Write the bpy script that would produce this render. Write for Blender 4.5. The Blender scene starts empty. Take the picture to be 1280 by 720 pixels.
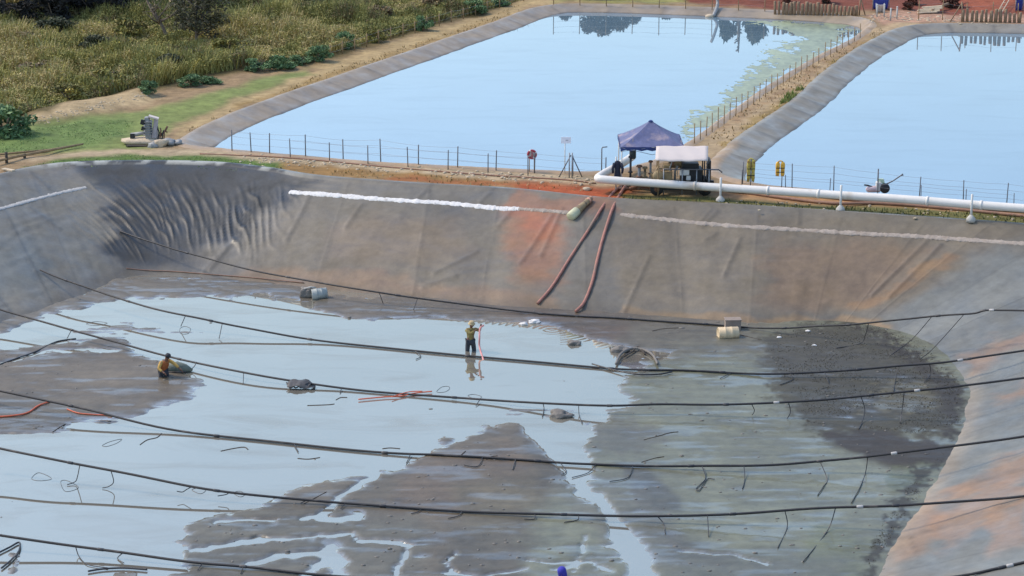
import bpy, bmesh, math, random
import numpy as np
from mathutils import Vector, Matrix
from mathutils.bvhtree import BVHTree
from mathutils.geometry import delaunay_2d_cdt

random.seed(7); RNG = np.random.default_rng(7)
scene = bpy.context.scene
COL = scene.collection

# ------------------------------------------------------------------ camera, sky, sun, exposure
H = 22.0                       # eye height above the terrace (m)
PITCH = math.radians(15.3)
F = 2793.0                     # focal length in pixels of a 1280 wide picture
cam_d = bpy.data.cameras.new('camera'); cam = bpy.data.objects.new('camera', cam_d); COL.objects.link(cam)
cam.location = (0, 0, H); cam.rotation_euler = (math.pi/2 - PITCH, 0, 0)
cam_d.sensor_width = 36.0; cam_d.lens = 36.0*F/1280.0; cam_d.clip_start = 0.5; cam_d.clip_end = 6000
scene.camera = cam

SUN_EL, SUN_AZ = math.radians(50), math.radians(-70)     # azimuth: from +Y (view direction) towards +X
world = bpy.data.worlds.new('World'); scene.world = world; world.use_nodes = True
nt = world.node_tree; nt.nodes.clear()
sky = nt.nodes.new('ShaderNodeTexSky'); sky.sky_type = 'NISHITA'; sky.sun_disc = False
sky.sun_elevation = SUN_EL; sky.sun_rotation = SUN_AZ; sky.air_density = 1.12; sky.dust_density = 1.2; sky.ozone_density = 2.0
bg = nt.nodes.new('ShaderNodeBackground'); bg.inputs['Strength'].default_value = 0.15
wo = nt.nodes.new('ShaderNodeOutputWorld')
nt.links.new(sky.outputs[0], bg.inputs[0]); nt.links.new(bg.outputs[0], wo.inputs[0])
sd = bpy.data.lights.new('sun', 'SUN'); so = bpy.data.objects.new('sun', sd); COL.objects.link(so)
sd.energy = 1.5; sd.angle = math.radians(10); sd.color = (1.0, 0.86, 0.68)
sdir = Vector((math.sin(SUN_AZ)*math.cos(SUN_EL), math.cos(SUN_AZ)*math.cos(SUN_EL), math.sin(SUN_EL)))
so.rotation_euler = (-sdir).to_track_quat('-Z', 'Y').to_euler(); so.location = (0, 60, 60)
scene.view_settings.view_transform = 'Standard'; scene.view_settings.look = 'None'
scene.view_settings.exposure = 0.95; scene.view_settings.gamma = 1.0
scene.view_settings.use_curve_mapping = False
scene.render.engine = 'CYCLES'

# ------------------------------------------------------------------ helpers
CP, SP = math.cos(PITCH), math.sin(PITCH)
EYE = Vector((0, 0, H))
def ray(u, v):
    a = (u-640.0)/F; b = (360.0-v)/F
    return Vector((a, CP + b*SP, -SP + b*CP))
def onz(u, v, z=0.0):
    d = ray(u, v); return EYE + d*((z-H)/d.z)
def ony(u, v, y):
    d = ray(u, v); return EYE + d*(y/d.y)
def proj(X, Y, Z):
    f = Y*CP - (Z-H)*SP; up = Y*SP + (Z-H)*CP
    f = np.maximum(f, 1.0)
    return 640 + F*X/f, 360 - F*up/f
def lin(r, g, b, k=1.0):
    return tuple((((c/255.0)/12.92) if c <= 10 else ((c/255.0+0.055)/1.055)**2.4)*k for c in (r, g, b))
def L(c, k=1.0): return np.array(lin(*c, k))

def vnoise(x, y, seed=0):
    xi = np.floor(x).astype(np.int64); yi = np.floor(y).astype(np.int64)
    xf = x-xi; yf = y-yi
    def h(a, b):
        n = (a*374761393 + b*668265263 + seed*2147483647) & 0xffffffff
        n = ((n ^ (n >> 13))*1274126177) & 0xffffffff
        return ((n ^ (n >> 16)) & 0xffff)/65535.0
    sx = xf*xf*(3-2*xf); sy = yf*yf*(3-2*yf)
    return (h(xi, yi)*(1-sx)+h(xi+1, yi)*sx)*(1-sy) + (h(xi, yi+1)*(1-sx)+h(xi+1, yi+1)*sx)*sy
def fbm(x, y, seed=0, o=4):
    s = 0; a = 0.5; t = 0
    for k in range(o):
        s = s + a*vnoise(x, y, seed+k*17); t += a; x = x*2.03+3.1; y = y*2.03+1.7; a *= .5
    return s/t - 0.5
def sdf(px, py, poly):
    """signed distance to polygon, positive inside"""
    P = np.array(poly, float); n = len(P)
    d = np.full(px.shape, 1e18); ins = np.zeros(px.shape, bool)
    for i in range(n):
        a = P[i]; b = P[(i+1) % n]; e = b-a
        wx = px-a[0]; wy = py-a[1]
        t = np.clip((wx*e[0]+wy*e[1])/max(e@e, 1e-9), 0, 1)
        d = np.minimum(d, (wx-e[0]*t)**2+(wy-e[1]*t)**2)
        c = (a[1] > py) != (b[1] > py)
        ins ^= c & (px < (b[0]-a[0])*(py-a[1])/((b[1]-a[1]) if b[1] != a[1] else 1e-9) + a[0])
    return np.where(ins, 1, -1)*np.sqrt(d)
def dline(px, py, pts):
    P = np.array(pts, float); d = np.full(px.shape, 1e18)
    for a, b in zip(P[:-1], P[1:]):
        e = b-a; wx = px-a[0]; wy = py-a[1]
        t = np.clip((wx*e[0]+wy*e[1])/max(e@e, 1e-9), 0, 1)
        d = np.minimum(d, (wx-e[0]*t)**2+(wy-e[1]*t)**2)
    return np.sqrt(d)
def sstep(a, b, x):
    t = np.clip((x-a)/(b-a), 0, 1); return t*t*(3-2*t)
def catmull(pts, n=8, closed=False):
    P = [Vector(p) for p in pts]; out = []
    m = len(P)
    for i in range(m if closed else m-1):
        if closed: p0, p1, p2, p3 = P[i-1], P[i], P[(i+1) % m], P[(i+2) % m]
        else: p0, p1, p2, p3 = P[max(i-1, 0)], P[i], P[i+1], P[min(i+2, m-1)]
        for k in range(n):
            t = k/n
            out.append(0.5*((2*p1)+(p2-p0)*t+(2*p0-5*p1+4*p2-p3)*t*t+(3*p1-p0-3*p2+p3)*t*t*t))
    if not closed: out.append(P[-1].copy())
    return out

# ---- materials
MATS = {}
def mat(name, col=(.5, .5, .5), rough=.7, metal=0.0, var=.25, scale=3.0, bump=.15, bscale=None, attr=False, wet=False, spec=.5, detail=6, sheen2=None, dirt=None):
    """procedural principled surface: colour (or colour attribute) broken by noise, bump, optional dirt tone"""
    if name in MATS: return MATS[name]
    m = bpy.data.materials.new(name); m.use_nodes = True; t = m.node_tree; N = t.nodes; K = t.links
    p = N['Principled BSDF']; p.inputs['Roughness'].default_value = rough; p.inputs['Metallic'].default_value = metal
    p.inputs['Specular IOR Level'].default_value = spec
    tc = N.new('ShaderNodeTexCoord')
    no = N.new('ShaderNodeTexNoise'); no.inputs['Scale'].default_value = scale; no.inputs['Detail'].default_value = detail
    no.inputs['Roughness'].default_value = .65
    K.new(tc.outputs['Object'], no.inputs['Vector'])
    mr = N.new('ShaderNodeMapRange'); mr.inputs[1].default_value = .25; mr.inputs[2].default_value = .75
    mr.inputs[3].default_value = 1-var; mr.inputs[4].default_value = 1+var
    K.new(no.outputs['Fac'], mr.inputs[0])
    mx = N.new('ShaderNodeMix'); mx.data_type = 'RGBA'; mx.blend_type = 'MULTIPLY'; mx.inputs[0].default_value = 1
    if attr:
        a = N.new('ShaderNodeAttribute'); a.attribute_name = 'Col'; src = a.outputs['Color']; K.new(src, mx.inputs[6])
    else: mx.inputs[6].default_value = (*col, 1)
    K.new(mr.outputs[0], mx.inputs[7])
    outc = mx.outputs[2]
    if dirt:
        n2 = N.new('ShaderNodeTexNoise'); n2.inputs['Scale'].default_value = dirt[1]; n2.inputs['Detail'].default_value = 8
        K.new(tc.outputs['Object'], n2.inputs['Vector'])
        r2 = N.new('ShaderNodeMapRange'); r2.inputs[1].default_value = dirt[2]; r2.inputs[2].default_value = dirt[2]+.15
        K.new(n2.outputs['Fac'], r2.inputs[0])
        m2 = N.new('ShaderNodeMix'); m2.data_type = 'RGBA'; K.new(r2.outputs[0], m2.inputs[0])
        K.new(outc, m2.inputs[6]); m2.inputs[7].default_value = (*dirt[0], 1); outc = m2.outputs[2]
    K.new(outc, p.inputs['Base Color'])
    if wet:
        w = N.new('ShaderNodeAttribute'); w.attribute_name = 'Wet'
        r3 = N.new('ShaderNodeMapRange'); r3.inputs[3].default_value = rough; r3.inputs[4].default_value = .1
        K.new(w.outputs['Fac'], r3.inputs[0]); K.new(r3.outputs[0], p.inputs['Roughness']); K.new(w.outputs['Fac'], p.inputs['Coat Weight']); p.inputs['Coat IOR'].default_value = 2.1; p.inputs['Coat Roughness'].default_value = .08; p.inputs['Coat Tint'].default_value = (1, .96, .86, 1)
    if bump:
        b = N.new('ShaderNodeBump'); b.inputs['Strength'].default_value = bump; b.inputs['Distance'].default_value = .12 if wet else .05
        n3 = N.new('ShaderNodeTexNoise'); n3.inputs['Scale'].default_value = bscale or scale*3; n3.inputs['Detail'].default_value = 5
        K.new(tc.outputs['Object'], n3.inputs['Vector']); K.new(n3.outputs['Fac'], b.inputs['Height']); K.new(b.outputs[0], p.inputs['Normal'])
    MATS[name] = m; return m
def water_mat(name, base, gloss, refl, wave, wscale, rough=.02, ripple=None, film=0.0):
    m = bpy.data.materials.new(name); m.use_nodes = True; t = m.node_tree; N = t.nodes; K = t.links
    N.remove(N['Principled BSDF']); out = N['Material Output']
    d = N.new('ShaderNodeBsdfDiffuse'); g = N.new('ShaderNodeBsdfGlossy'); mix = N.new('ShaderNodeMixShader')
    tc = N.new('ShaderNodeTexCoord'); no = N.new('ShaderNodeTexNoise'); no.inputs['Scale'].default_value = wscale; no.inputs['Detail'].default_value = 3
    K.new(tc.outputs['Object'], no.inputs['Vector'])
    b = N.new('ShaderNodeBump'); b.inputs['Strength'].default_value = wave; b.inputs['Distance'].default_value = .02
    if ripple:
        mp = N.new('ShaderNodeMapping'); mp.inputs['Location'].default_value = (-ripple[0], -ripple[1], 0); K.new(tc.outputs['Object'], mp.inputs[0])
        wv = N.new('ShaderNodeTexWave'); wv.wave_type = 'RINGS'; wv.rings_direction = 'Z'; wv.inputs['Scale'].default_value = 1.1; wv.inputs['Distortion'].default_value = 2.5; wv.inputs['Detail Scale'].default_value = .6
        K.new(mp.outputs[0], wv.inputs['Vector'])
        ln = N.new('ShaderNodeVectorMath'); ln.operation = 'LENGTH'; K.new(mp.outputs[0], ln.inputs[0])
        fr = N.new('ShaderNodeMapRange'); fr.inputs[1].default_value = .5; fr.inputs[2].default_value = ripple[2]; fr.inputs[3].default_value = ripple[3]; fr.inputs[4].default_value = 0; K.new(ln.outputs['Value'], fr.inputs[0])
        mu = N.new('ShaderNodeMath'); mu.operation = 'MULTIPLY_ADD'; K.new(wv.outputs['Fac'], mu.inputs[0]); K.new(fr.outputs[0], mu.inputs[1]); K.new(no.outputs['Fac'], mu.inputs[2])
        K.new(mu.outputs[0], b.inputs['Height'])
    else: K.new(no.outputs['Fac'], b.inputs['Height'])
    n2 = N.new('ShaderNodeTexNoise'); n2.inputs['Scale'].default_value = .22; n2.inputs['Detail'].default_value = 6; K.new(tc.outputs['Object'], n2.inputs['Vector'])
    cr = N.new('ShaderNodeMix'); cr.data_type = 'RGBA'; cr.inputs[6].default_value = (*[c*.8 for c in base], 1); cr.inputs[7].default_value = (*[c*1.2 for c in base], 1)
    K.new(n2.outputs['Fac'], cr.inputs[0]); K.new(cr.outputs[2], d.inputs['Color'])
    g.inputs['Color'].default_value = (*refl, 1); g.inputs['Roughness'].default_value = rough
    lw = N.new('ShaderNodeFresnel'); lw.inputs['IOR'].default_value = gloss
    K.new(b.outputs[0], g.inputs['Normal']); K.new(b.outputs[0], lw.inputs['Normal'])
    fm = N.new('ShaderNodeMapping'); fm.inputs['Scale'].default_value = (.35, 1.0, 1.0); K.new(tc.outputs['Object'], fm.inputs[0])
    f1 = N.new('ShaderNodeTexNoise'); f1.inputs['Scale'].default_value = .55; f1.inputs['Detail'].default_value = 10; f1.inputs['Roughness'].default_value = .62; f1.inputs['Distortion'].default_value = .8
    K.new(fm.outputs[0], f1.inputs['Vector'])
    f2 = N.new('ShaderNodeMapRange'); f2.inputs[1].default_value = .5; f2.inputs[2].default_value = .72; f2.inputs[3].default_value = 1.0; f2.inputs[4].default_value = 1.0-film
    K.new(f1.outputs['Fac'], f2.inputs[0])
    f3 = N.new('ShaderNodeMath'); f3.operation = 'MULTIPLY'; K.new(lw.outputs[0], f3.inputs[0]); K.new(f2.outputs[0], f3.inputs[1])
    K.new(f3.outputs[0], mix.inputs[0]); K.new(d.outputs[0], mix.inputs[1]); K.new(g.outputs[0], mix.inputs[2])
    K.new(mix.outputs[0], out.inputs['Surface'])
    MATS[name] = m; return m

# ---- objects
LABELS = {}
def tag(o, label=None, cat=None, group=None, kind=None):
    if label: o['label'] = label
    if cat: o['category'] = cat
    if group: o['group'] = group
    if kind: o['kind'] = kind
    return o
def thing(name, label, cat, loc=(0, 0, 0), group=None, rz=0.0):
    o = bpy.data.objects.new(name, None); COL.objects.link(o); o.location = loc; o.rotation_euler = (0, 0, rz)
    o.empty_display_size = .2
    return tag(o, label, cat, group)
def link(name, me, parent=None, loc=(0, 0, 0)):
    o = bpy.data.objects.new(name, me); COL.objects.link(o); o.location = loc
    if parent: o.parent = parent
    return o
def npmesh(name, V, Fq, material, col=None, wet=None, smooth=True):
    me = bpy.data.meshes.new(name)
    V = np.asarray(V, float); Fq = np.asarray(Fq)
    me.vertices.add(len(V)); me.vertices.foreach_set('co', V.ravel())
    k = Fq.shape[1]
    me.loops.add(Fq.size); me.loops.foreach_set('vertex_index', Fq.ravel().astype(np.int32))
    me.polygons.add(len(Fq)); me.polygons.foreach_set('loop_start', np.arange(0, Fq.size, k, dtype=np.int32))
    me.polygons.foreach_set('loop_total', np.full(len(Fq), k, dtype=np.int32))
    if smooth: me.polygons.foreach_set('use_smooth', np.ones(len(Fq), bool))
    me.update(calc_edges=True)
    if col is not None:
        a = me.color_attributes.new('Col', 'FLOAT_COLOR', 'POINT')
        a.data.foreach_set('color', np.concatenate([np.clip(col, 0, 1), np.ones((len(V), 1))], 1).ravel())
    if wet is not None:
        a = me.attributes.new('Wet', 'FLOAT', 'POINT'); a.data.foreach_set('value', np.asarray(wet, float))
    me.materials.append(material); return me

class MB:
    """collects shapes given in world (or thing-local) coordinates; build() links them as ONE mesh object"""
    def __init__(s): s.v = []; s.f = []; s.sm = []
    def add(s, vs, fs, smooth=False):
        o = len(s.v); s.v += [tuple(v) for v in vs]; s.f += [tuple(i+o for i in f) for f in fs]; s.sm += [smooth]*len(fs); return s
    def box(s, c, size, rz=0.0, rx=0.0, ry=0.0, bev=0.0, taper=1.0):
        bm = bmesh.new(); bmesh.ops.create_cube(bm, size=1.0)
        for v in bm.verts:
            k = taper if v.co.z > 0 else 1.0
            v.co = Vector((v.co.x*size[0]*k, v.co.y*size[1]*k, v.co.z*size[2]))
        if bev: bmesh.ops.bevel(bm, geom=bm.edges[:], offset=bev, segments=2, affect='EDGES', profile=.6)
        M = Matrix.Translation(c) @ Matrix.Rotation(rz, 4, 'Z') @ Matrix.Rotation(ry, 4, 'Y') @ Matrix.Rotation(rx, 4, 'X')
        bm.transform(M); bm.verts.index_update()
        s.add([v.co[:] for v in bm.verts], [[v.index for v in f.verts] for f in bm.faces]); bm.free(); return s
    def tube(s, pts, r, n=8, cap=True):
        P = [Vector(p) for p in pts]; m = len(P)
        R = r if isinstance(r, (list, tuple)) else [r]*m
        up = None; vs = []; fs = []
        for i, p in enumerate(P):
            t = (P[min(i+1, m-1)]-P[max(i-1, 0)])
            t = t.normalized() if t.length > 1e-9 else Vector((0, 0, 1))
            if up is None:
                up = Vector((0, 0, 1)) if abs(t.z) < .9 else Vector((1, 0, 0))
            a = (up - t*up.dot(t)); a = a.normalized() if a.length > 1e-6 else t.orthogonal().normalized(); up = a
            b = t.cross(a)
            for k in range(n):
                g = 2*math.pi*k/n; vs.append(p+(a*math.cos(g)+b*math.sin(g))*R[i])
        for i in range(m-1):
            for k in range(n):
                fs.append((i*n+k, i*n+(k+1) % n, (i+1)*n+(k+1) % n, (i+1)*n+k))
        if cap: fs += [tuple(range(n-1, -1, -1)), tuple((m-1)*n+k for k in range(n))]
        return s.add(vs, fs, True)
    def lathe(s, prof, M=None, n=16):
        """prof: (radius, z) list about local z, moved by matrix M"""
        vs = []; fs = []; m = len(prof); M = M or Matrix()
        for r, z in prof:
            for k in range(n):
                g = 2*math.pi*k/n; vs.append(M @ Vector((r*math.cos(g), r*math.sin(g), z)))
        for i in range(m-1):
            for k in range(n): fs.append((i*n+k, i*n+(k+1) % n, (i+1)*n+(k+1) % n, (i+1)*n+k))
        fs += [tuple(range(n-1, -1, -1)), tuple((m-1)*n+k for k in range(n))]
        return s.add(vs, fs, True)
    def blob(s, c, rad, seed=0, n=2, amp=.25):
        bm = bmesh.new(); bmesh.ops.create_icosphere(bm, subdivisions=n, radius=1.0); rr = random.Random(seed)
        o = Vector((rr.random()*9, rr.random()*9, rr.random()*9))
        from mathutils import noise as mn
        for v in bm.verts:
            k = 1+amp*mn.noise(v.co*1.6+o)*2
            v.co = Vector((v.co.x*rad[0]*k, v.co.y*rad[1]*k, v.co.z*rad[2]*k))+Vector(c)
        bm.verts.index_update(); s.add([v.co[:] for v in bm.verts], [[v.index for v in f.verts] for f in bm.faces], True); bm.free(); return s
    def build(s, name, material, parent=None, origin=None):
        o0 = Vector(origin) if origin is not None else (Vector(parent.location) if parent and s_world(parent) else Vector((0, 0, 0)))
        q = parent
        while q and q.parent: q = q.parent; o0 = Vector(q.location) if s_world(q) else o0
        me = bpy.data.meshes.new(name)
        me.from_pydata([tuple(Vector(v)-o0) for v in s.v], [], s.f); me.update()
        me.polygons.foreach_set('use_smooth', s.sm); me.materials.append(material)
        o = link(name, me, parent, (0, 0, 0) if parent else o0); return o
LOCAL = set()
def s_world(o): return o.name not in LOCAL

# ------------------------------------------------------------------ the setting: levels and outlines
ZS = -3.1                     # level of the slurry in the pit
ZW = -0.34                    # level of the clear water in the two ponds
def W(x, y): return Vector((x, y, 0))
def T(x, y): return Vector((x, y, ZS))
pairs = [(onz(-150, 250), onz(0, 408, ZS)), (onz(-40, 230), onz(50, 391, ZS)), (onz(30, 213), onz(100, 370, ZS)),
         (onz(90, 205), onz(140, 352, ZS)), (onz(180, 203), onz(178, 344, ZS)), (onz(270, 205), onz(220, 345, ZS)),
         (onz(335, 212), onz(280, 350, ZS)), (onz(400, 222), onz(350, 357, ZS)), (onz(520, 231), onz(490, 370, ZS)),
         (onz(640, 238), onz(620, 384, ZS)), (onz(760, 250), onz(770, 393, ZS)), (onz(900, 257), onz(900, 403, ZS)),
         (onz(1040, 266), onz(1010, 403, ZS)), (onz(1180, 275), onz(1060, 405, ZS)), (onz(1300, 284), onz(1105, 412, ZS)),
         (onz(1420, 298), onz(1145, 425, ZS)), (onz(1520, 325), onz(1178, 447, ZS)),
         (W(27.3, 79.5), onz(1204, 490, ZS)), (W(26.2, 74), onz(1196, 545, ZS)), (W(24.6, 69), onz(1160, 610, ZS)),
         (W(22.8, 64), onz(1118, 668, ZS)), (W(21.4, 59), onz(1093, 720, ZS)), (W(20, 53), onz(1085, 800, ZS)),
         (W(17, 43), T(11, 50.5)), (W(0, 40), T(0, 49)), (W(-22, 40), T(-18, 49)), (W(-31, 48), T(-22.5, 54)),
         (W(-33, 64), T(-23, 68)), (W(-32, 82), T(-22.2, 80))]
NP = len(pairs)
# dense samples of both outlines, finer where the photograph shows the wall
rim, toe, tpar = [], [], []
rc = catmull([p[0] for p in pairs], 1, True)
for i in range(NP):
    seglen = (pairs[i][0]-pairs[(i+1) % NP][0]).length
    n = max(4, int(seglen/(0.085 if i < 22 else 0.6)))
    def cr(k):
        P = [pairs[(i+j) % NP][k] for j in (-1, 0, 1, 2)]
        p0, p1, p2, p3 = P
        return lambda t: 0.5*((2*p1)+(p2-p0)*t+(2*p0-5*p1+4*p2-p3)*t*t+(3*p1-p0-3*p2+p3)*t*t*t)
    fr, ft = cr(0), cr(1)
    for k in range(n):
        rim.append(fr(k/n)); toe.append(ft(k/n)); tpar.append(i+k/n)
rim = np.array([tuple(p) for p in rim]); toe = np.array([tuple(p) for p in toe]); tpar = np.array(tpar)
NR = len(rim)

def chaikin(P, it=2):
    P = [np.array(p[:2], float) for p in P]
    for _ in range(it):
        Q = []
        for i in range(len(P)):
            a, b = P[i], P[(i+1) % len(P)]
            Q += [a*.75+b*.25, a*.25+b*.75]
        P = Q
    return np.array(P)
def resample(P, step):
    P = np.vstack([P, P[:1]]); d = np.r_[0, np.cumsum(np.hypot(*np.diff(P, axis=0).T))]
    s = np.arange(0, d[-1]-step*.5, step); return np.c_[np.interp(s, d, P[:, 0]), np.interp(s, d, P[:, 1])]
pond1_px = [(222, 178), (300, 139), (450, 88), (560, 50), (640, 22), (672, 9), (720, 5), (900, 11), (1040, 18), (1092, 26), (1080, 42),
            (1000, 82), (930, 128), (868, 176), (800, 212), (740, 217), (640, 213), (480, 205), (330, 192), (240, 184)]
pond2_px = [(893, 200), (960, 152), (1000, 124), (1030, 96), (1062, 70), (1100, 48), (1128, 35), (1165, 30), (1300, 32), (1420, 40),
            (1480, 90), (1520, 180), (1530, 262), (1450, 276), (1280, 262), (1080, 244), (900, 228)]
loops = []
for pxs in (pond1_px, pond2_px):
    P = resample(chaikin([onz(*p) for p in pxs], 2), .3)
    ar = np.sum(P[:, 0]*np.roll(P[:, 1], -1)-np.roll(P[:, 0], -1)*P[:, 1])
    if ar < 0: P = P[::-1]
    loops.append(P)

# ---- ground colours: what grows or lies where
SOIL = (150, 126, 96)
def ground_col(X, Y):
    u, v = proj(X, Y, np.zeros_like(X))
    nx = fbm(X*.7, Y*.35, 3, 4); ny = fbm(X*.7+40, Y*.35, 5, 4)
    u2 = u+nx*26; v2 = v+ny*9
    c = np.tile(L(SOIL), (len(X), 1))
    def paint(poly, rgb, soft=3.0, k=1.0, rag=0.0):
        m = sstep(-soft, soft, sdf(u2, v2, poly)+rag*fbm(X*2.5, Y*1.2, 9, 3)*10)[:, None]*k
        nonlocal c; c = c*(1-m)+L(rgb)*m
    # scrub floor upper left
    paint([(-900, -200), (700, -200), (655, 0), (560, 30), (460, 60), (395, 80), (330, 84), (260, 98), (170, 120), (110, 132), (45, 150), (-60, 162), (-900, 260)], (98, 86, 52), 4)
    # sandy eroded edge
    paint([(30, 155), (60, 145), (120, 130), (175, 118), (215, 121), (150, 138), (70, 151)], (182, 158, 122), 2.5)
    # green turf by the left
    paint([(-300, 178), (20, 162), (70, 152), (160, 141), (220, 131), (300, 106), (388, 84), (392, 92), (300, 122), (225, 156), (190, 186), (60, 188), (-300, 215)], (124, 134, 78), 4)
    paint([(-300, 180), (0, 168), (50, 158), (110, 150), (165, 152), (150, 172), (90, 184), (0, 190), (-300, 215)], (104, 124, 70), 5, .9, .6)
    # bank top along pond, dry
    paint([(225, 160), (300, 124), (392, 92), (400, 80), (560, 33), (650, 2), (700, -6), (700, 3), (668, 9), (560, 48), (450, 86), (300, 136), (225, 172)], (172, 148, 108), 2)
    paint([(300, 131), (450, 80), (560, 43), (640, 16), (640, 18), (560, 46), (450, 84), (300, 136)], (140, 112, 64), 2, .8)
    # track along the pit
    paint([(-300, 222), (0, 200), (100, 187), (200, 185), (300, 190), (480, 206), (640, 217), (770, 222), (770, 232), (640, 228), (480, 217), (300, 200), (100, 194), (-300, 230)], (176, 156, 128), 2)
    paint([(20, 212), (60, 200), (150, 192), (240, 193), (350, 203), (350, 216), (180, 203), (50, 211)], (86, 108, 50), 2, 1, .5)
    paint([(350, 203), (480, 215), (640, 228), (740, 233), (740, 240), (640, 236), (480, 226), (350, 216)], (146, 112, 66), 2, .9, .8)
    paint([(480, 222), (640, 230), (690, 233), (690, 236), (640, 235), (480, 226)], (158, 92, 56), 2, .7, .9)
    paint([(640, 229), (700, 231), (790, 234), (790, 256), (700, 252), (640, 240)], (166, 84, 50), 4)
    # weedy strip under the white pipe
    paint([(770, 240), (900, 246), (1280, 268), (1600, 295), (1600, 310), (1280, 284), (900, 258), (770, 252)], (104, 102, 56), 2, .95, .8)
    paint([(880, 234), (1280, 258), (1600, 280), (1600, 290), (1280, 268), (900, 246)], (164, 124, 88), 2, .9)
    # bund between the ponds
    paint([(860, 190), (930, 132), (1010, 82), (1092, 36), (1150, 20), (1140, 34), (1100, 46), (1062, 68), (1000, 120), (940, 160), (890, 200)], (174, 150, 118), 2)
    paint([(905, 182), (960, 142), (1010, 106), (1060, 64), (1105, 40), (1110, 42), (1066, 68), (1030, 94), (1000, 122), (960, 150), (905, 190)], (138, 114, 56), 2, .85, .5)
    paint([(900, 160), (1000, 96), (1085, 42), (1090, 44), (1006, 100), (906, 165)], (148, 116, 86), 2, .7)
    # far bank and the red earth yard
    paint([(655, -40), (900, -40), (900, 4), (690, 2)], (146, 142, 88), 3)
    paint([(850, -200), (1700, -200), (1700, 26), (1280, 24), (1150, 15), (1085, 14), (960, 12), (850, 2)], (126, 72, 56), 3)
    paint([(1085, 20), (1130, 14), (1280, 20), (1400, 26), (1280, 28), (1160, 26), (1105, 30)], (178, 140, 118), 2.5)
    paint([(1170, -10), (1275, -10), (1275, 14), (1225, 15), (1185, 8)], (168, 92, 62), 5, .5)
    k = 1+.6*fbm(X*1.3, Y*1.3, 21, 5)[:, None]+.35*fbm(X*4, Y*4, 23, 3)[:, None]
    far = sstep(165, 230, Y)[:, None]
    c = c*(1-far)+L((112, 104, 66))*far
    return c*k*np.array([.80, .80, .76])
# ---- ground sheet with openings for the pit and the ponds (constrained triangulation)
holes = [rim[::6, :2], loops[0][::2], loops[1][::2]]
def near_loop(X, Y):
    d = np.full(X.shape, 1e9)
    for h in holes:
        for j in range(0, len(h), 400):
            hh = h[j:j+400]; d = np.minimum(d, np.sqrt(((X[:, None]-hh[None, :, 0])**2+(Y[:, None]-hh[None, :, 1])**2).min(1)))
    return d
gx, gy = np.meshgrid(np.arange(-44, 46, .5), np.concatenate([np.arange(84, 112, .45), np.arange(112, 166, .6)]))
gp = np.c_[gx.ravel(), gy.ravel()]; gp = gp + RNG.uniform(-.1, .1, gp.shape)
cx, cy = np.meshgrid(np.arange(-90, 91, 6.), np.arange(10, 230, 6.)); cp = np.c_[cx.ravel(), cy.ravel()]
cp = cp[~((np.abs(cp[:, 0]-1) < 46) & (cp[:, 1] > 83) & (cp[:, 1] < 167))]
bx, by = np.meshgrid(np.linspace(-3000, 3000, 11), np.linspace(-600, 4800, 11)); bp = np.c_[bx.ravel(), by.ravel()]
bp = bp[(np.abs(bp[:, 0]) > 95) | (bp[:, 1] < 5) | (bp[:, 1] > 235)]
gp = np.vstack([gp, cp, bp])
inside = np.zeros(len(gp), bool)
for h in holes: inside |= sdf(gp[:, 0], gp[:, 1], h[::4]) > 1.0
gp = gp[~inside]; gp = gp[near_loop(gp[:, 0], gp[:, 1]) > .12]
vs = []; es = []
for h in holes:
    o = len(vs); vs += [Vector(p) for p in h]; es += [(o+i, o+(i+1) % len(h)) for i in range(len(h))]
vs += [Vector(p) for p in gp]
ov, oe, of, *_ = delaunay_2d_cdt(vs, es, [], 0, 1e-5)
GV = np.array([tuple(v) for v in ov]); GF = np.array([f for f in of if len(f) == 3])
cen = GV[GF].mean(1); keep = np.ones(len(GF), bool)
for h in holes: keep &= sdf(cen[:, 0], cen[:, 1], h) < 0
GF = GF[keep]
dl = near_loop(GV[:, 0], GV[:, 1])
gz = fbm(GV[:, 0]*.5, GV[:, 1]*.5, 31, 4)*.35*sstep(.6, 2.5, dl)*sstep(300, 160, GV[:, 1]-0)
u_, v_ = proj(GV[:, 0], GV[:, 1], np.zeros(len(GV)))
gz += .35*sstep(14, 0, np.abs(dline(u_, v_, [(40, 150), (110, 134), (175, 120)])))*sstep(.6, 2.5, dl)
gz += 1.5*sstep(0, 30, sdf(u_, v_, [(840, 2), (1075, 2), (1150, -2), (1240, 6), (1900, 10), (1900, -300), (840, -300)]))*(.6+fbm(GV[:, 0]*.4, GV[:, 1]*.4, 77, 3))
gz += 0.0
GV3 = np.c_[GV, gz]
# triangles must face up
a, b, c_ = GV3[GF[:, 0]], GV3[GF[:, 1]], GV3[GF[:, 2]]
flip = ((b-a)[:, 0]*(c_-a)[:, 1]-(b-a)[:, 1]*(c_-a)[:, 0]) < 0
GF[flip] = GF[flip][:, ::-1]
m_ground = mat('ground_soil', attr=True, rough=.95, var=.35, scale=2.2, bump=.5, bscale=9, spec=.2, detail=8)
ground = link('ground', npmesh('ground', GV3, GF, m_ground, ground_col(GV[:, 0], GV[:, 1])))
tag(ground, kind='structure')

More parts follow.
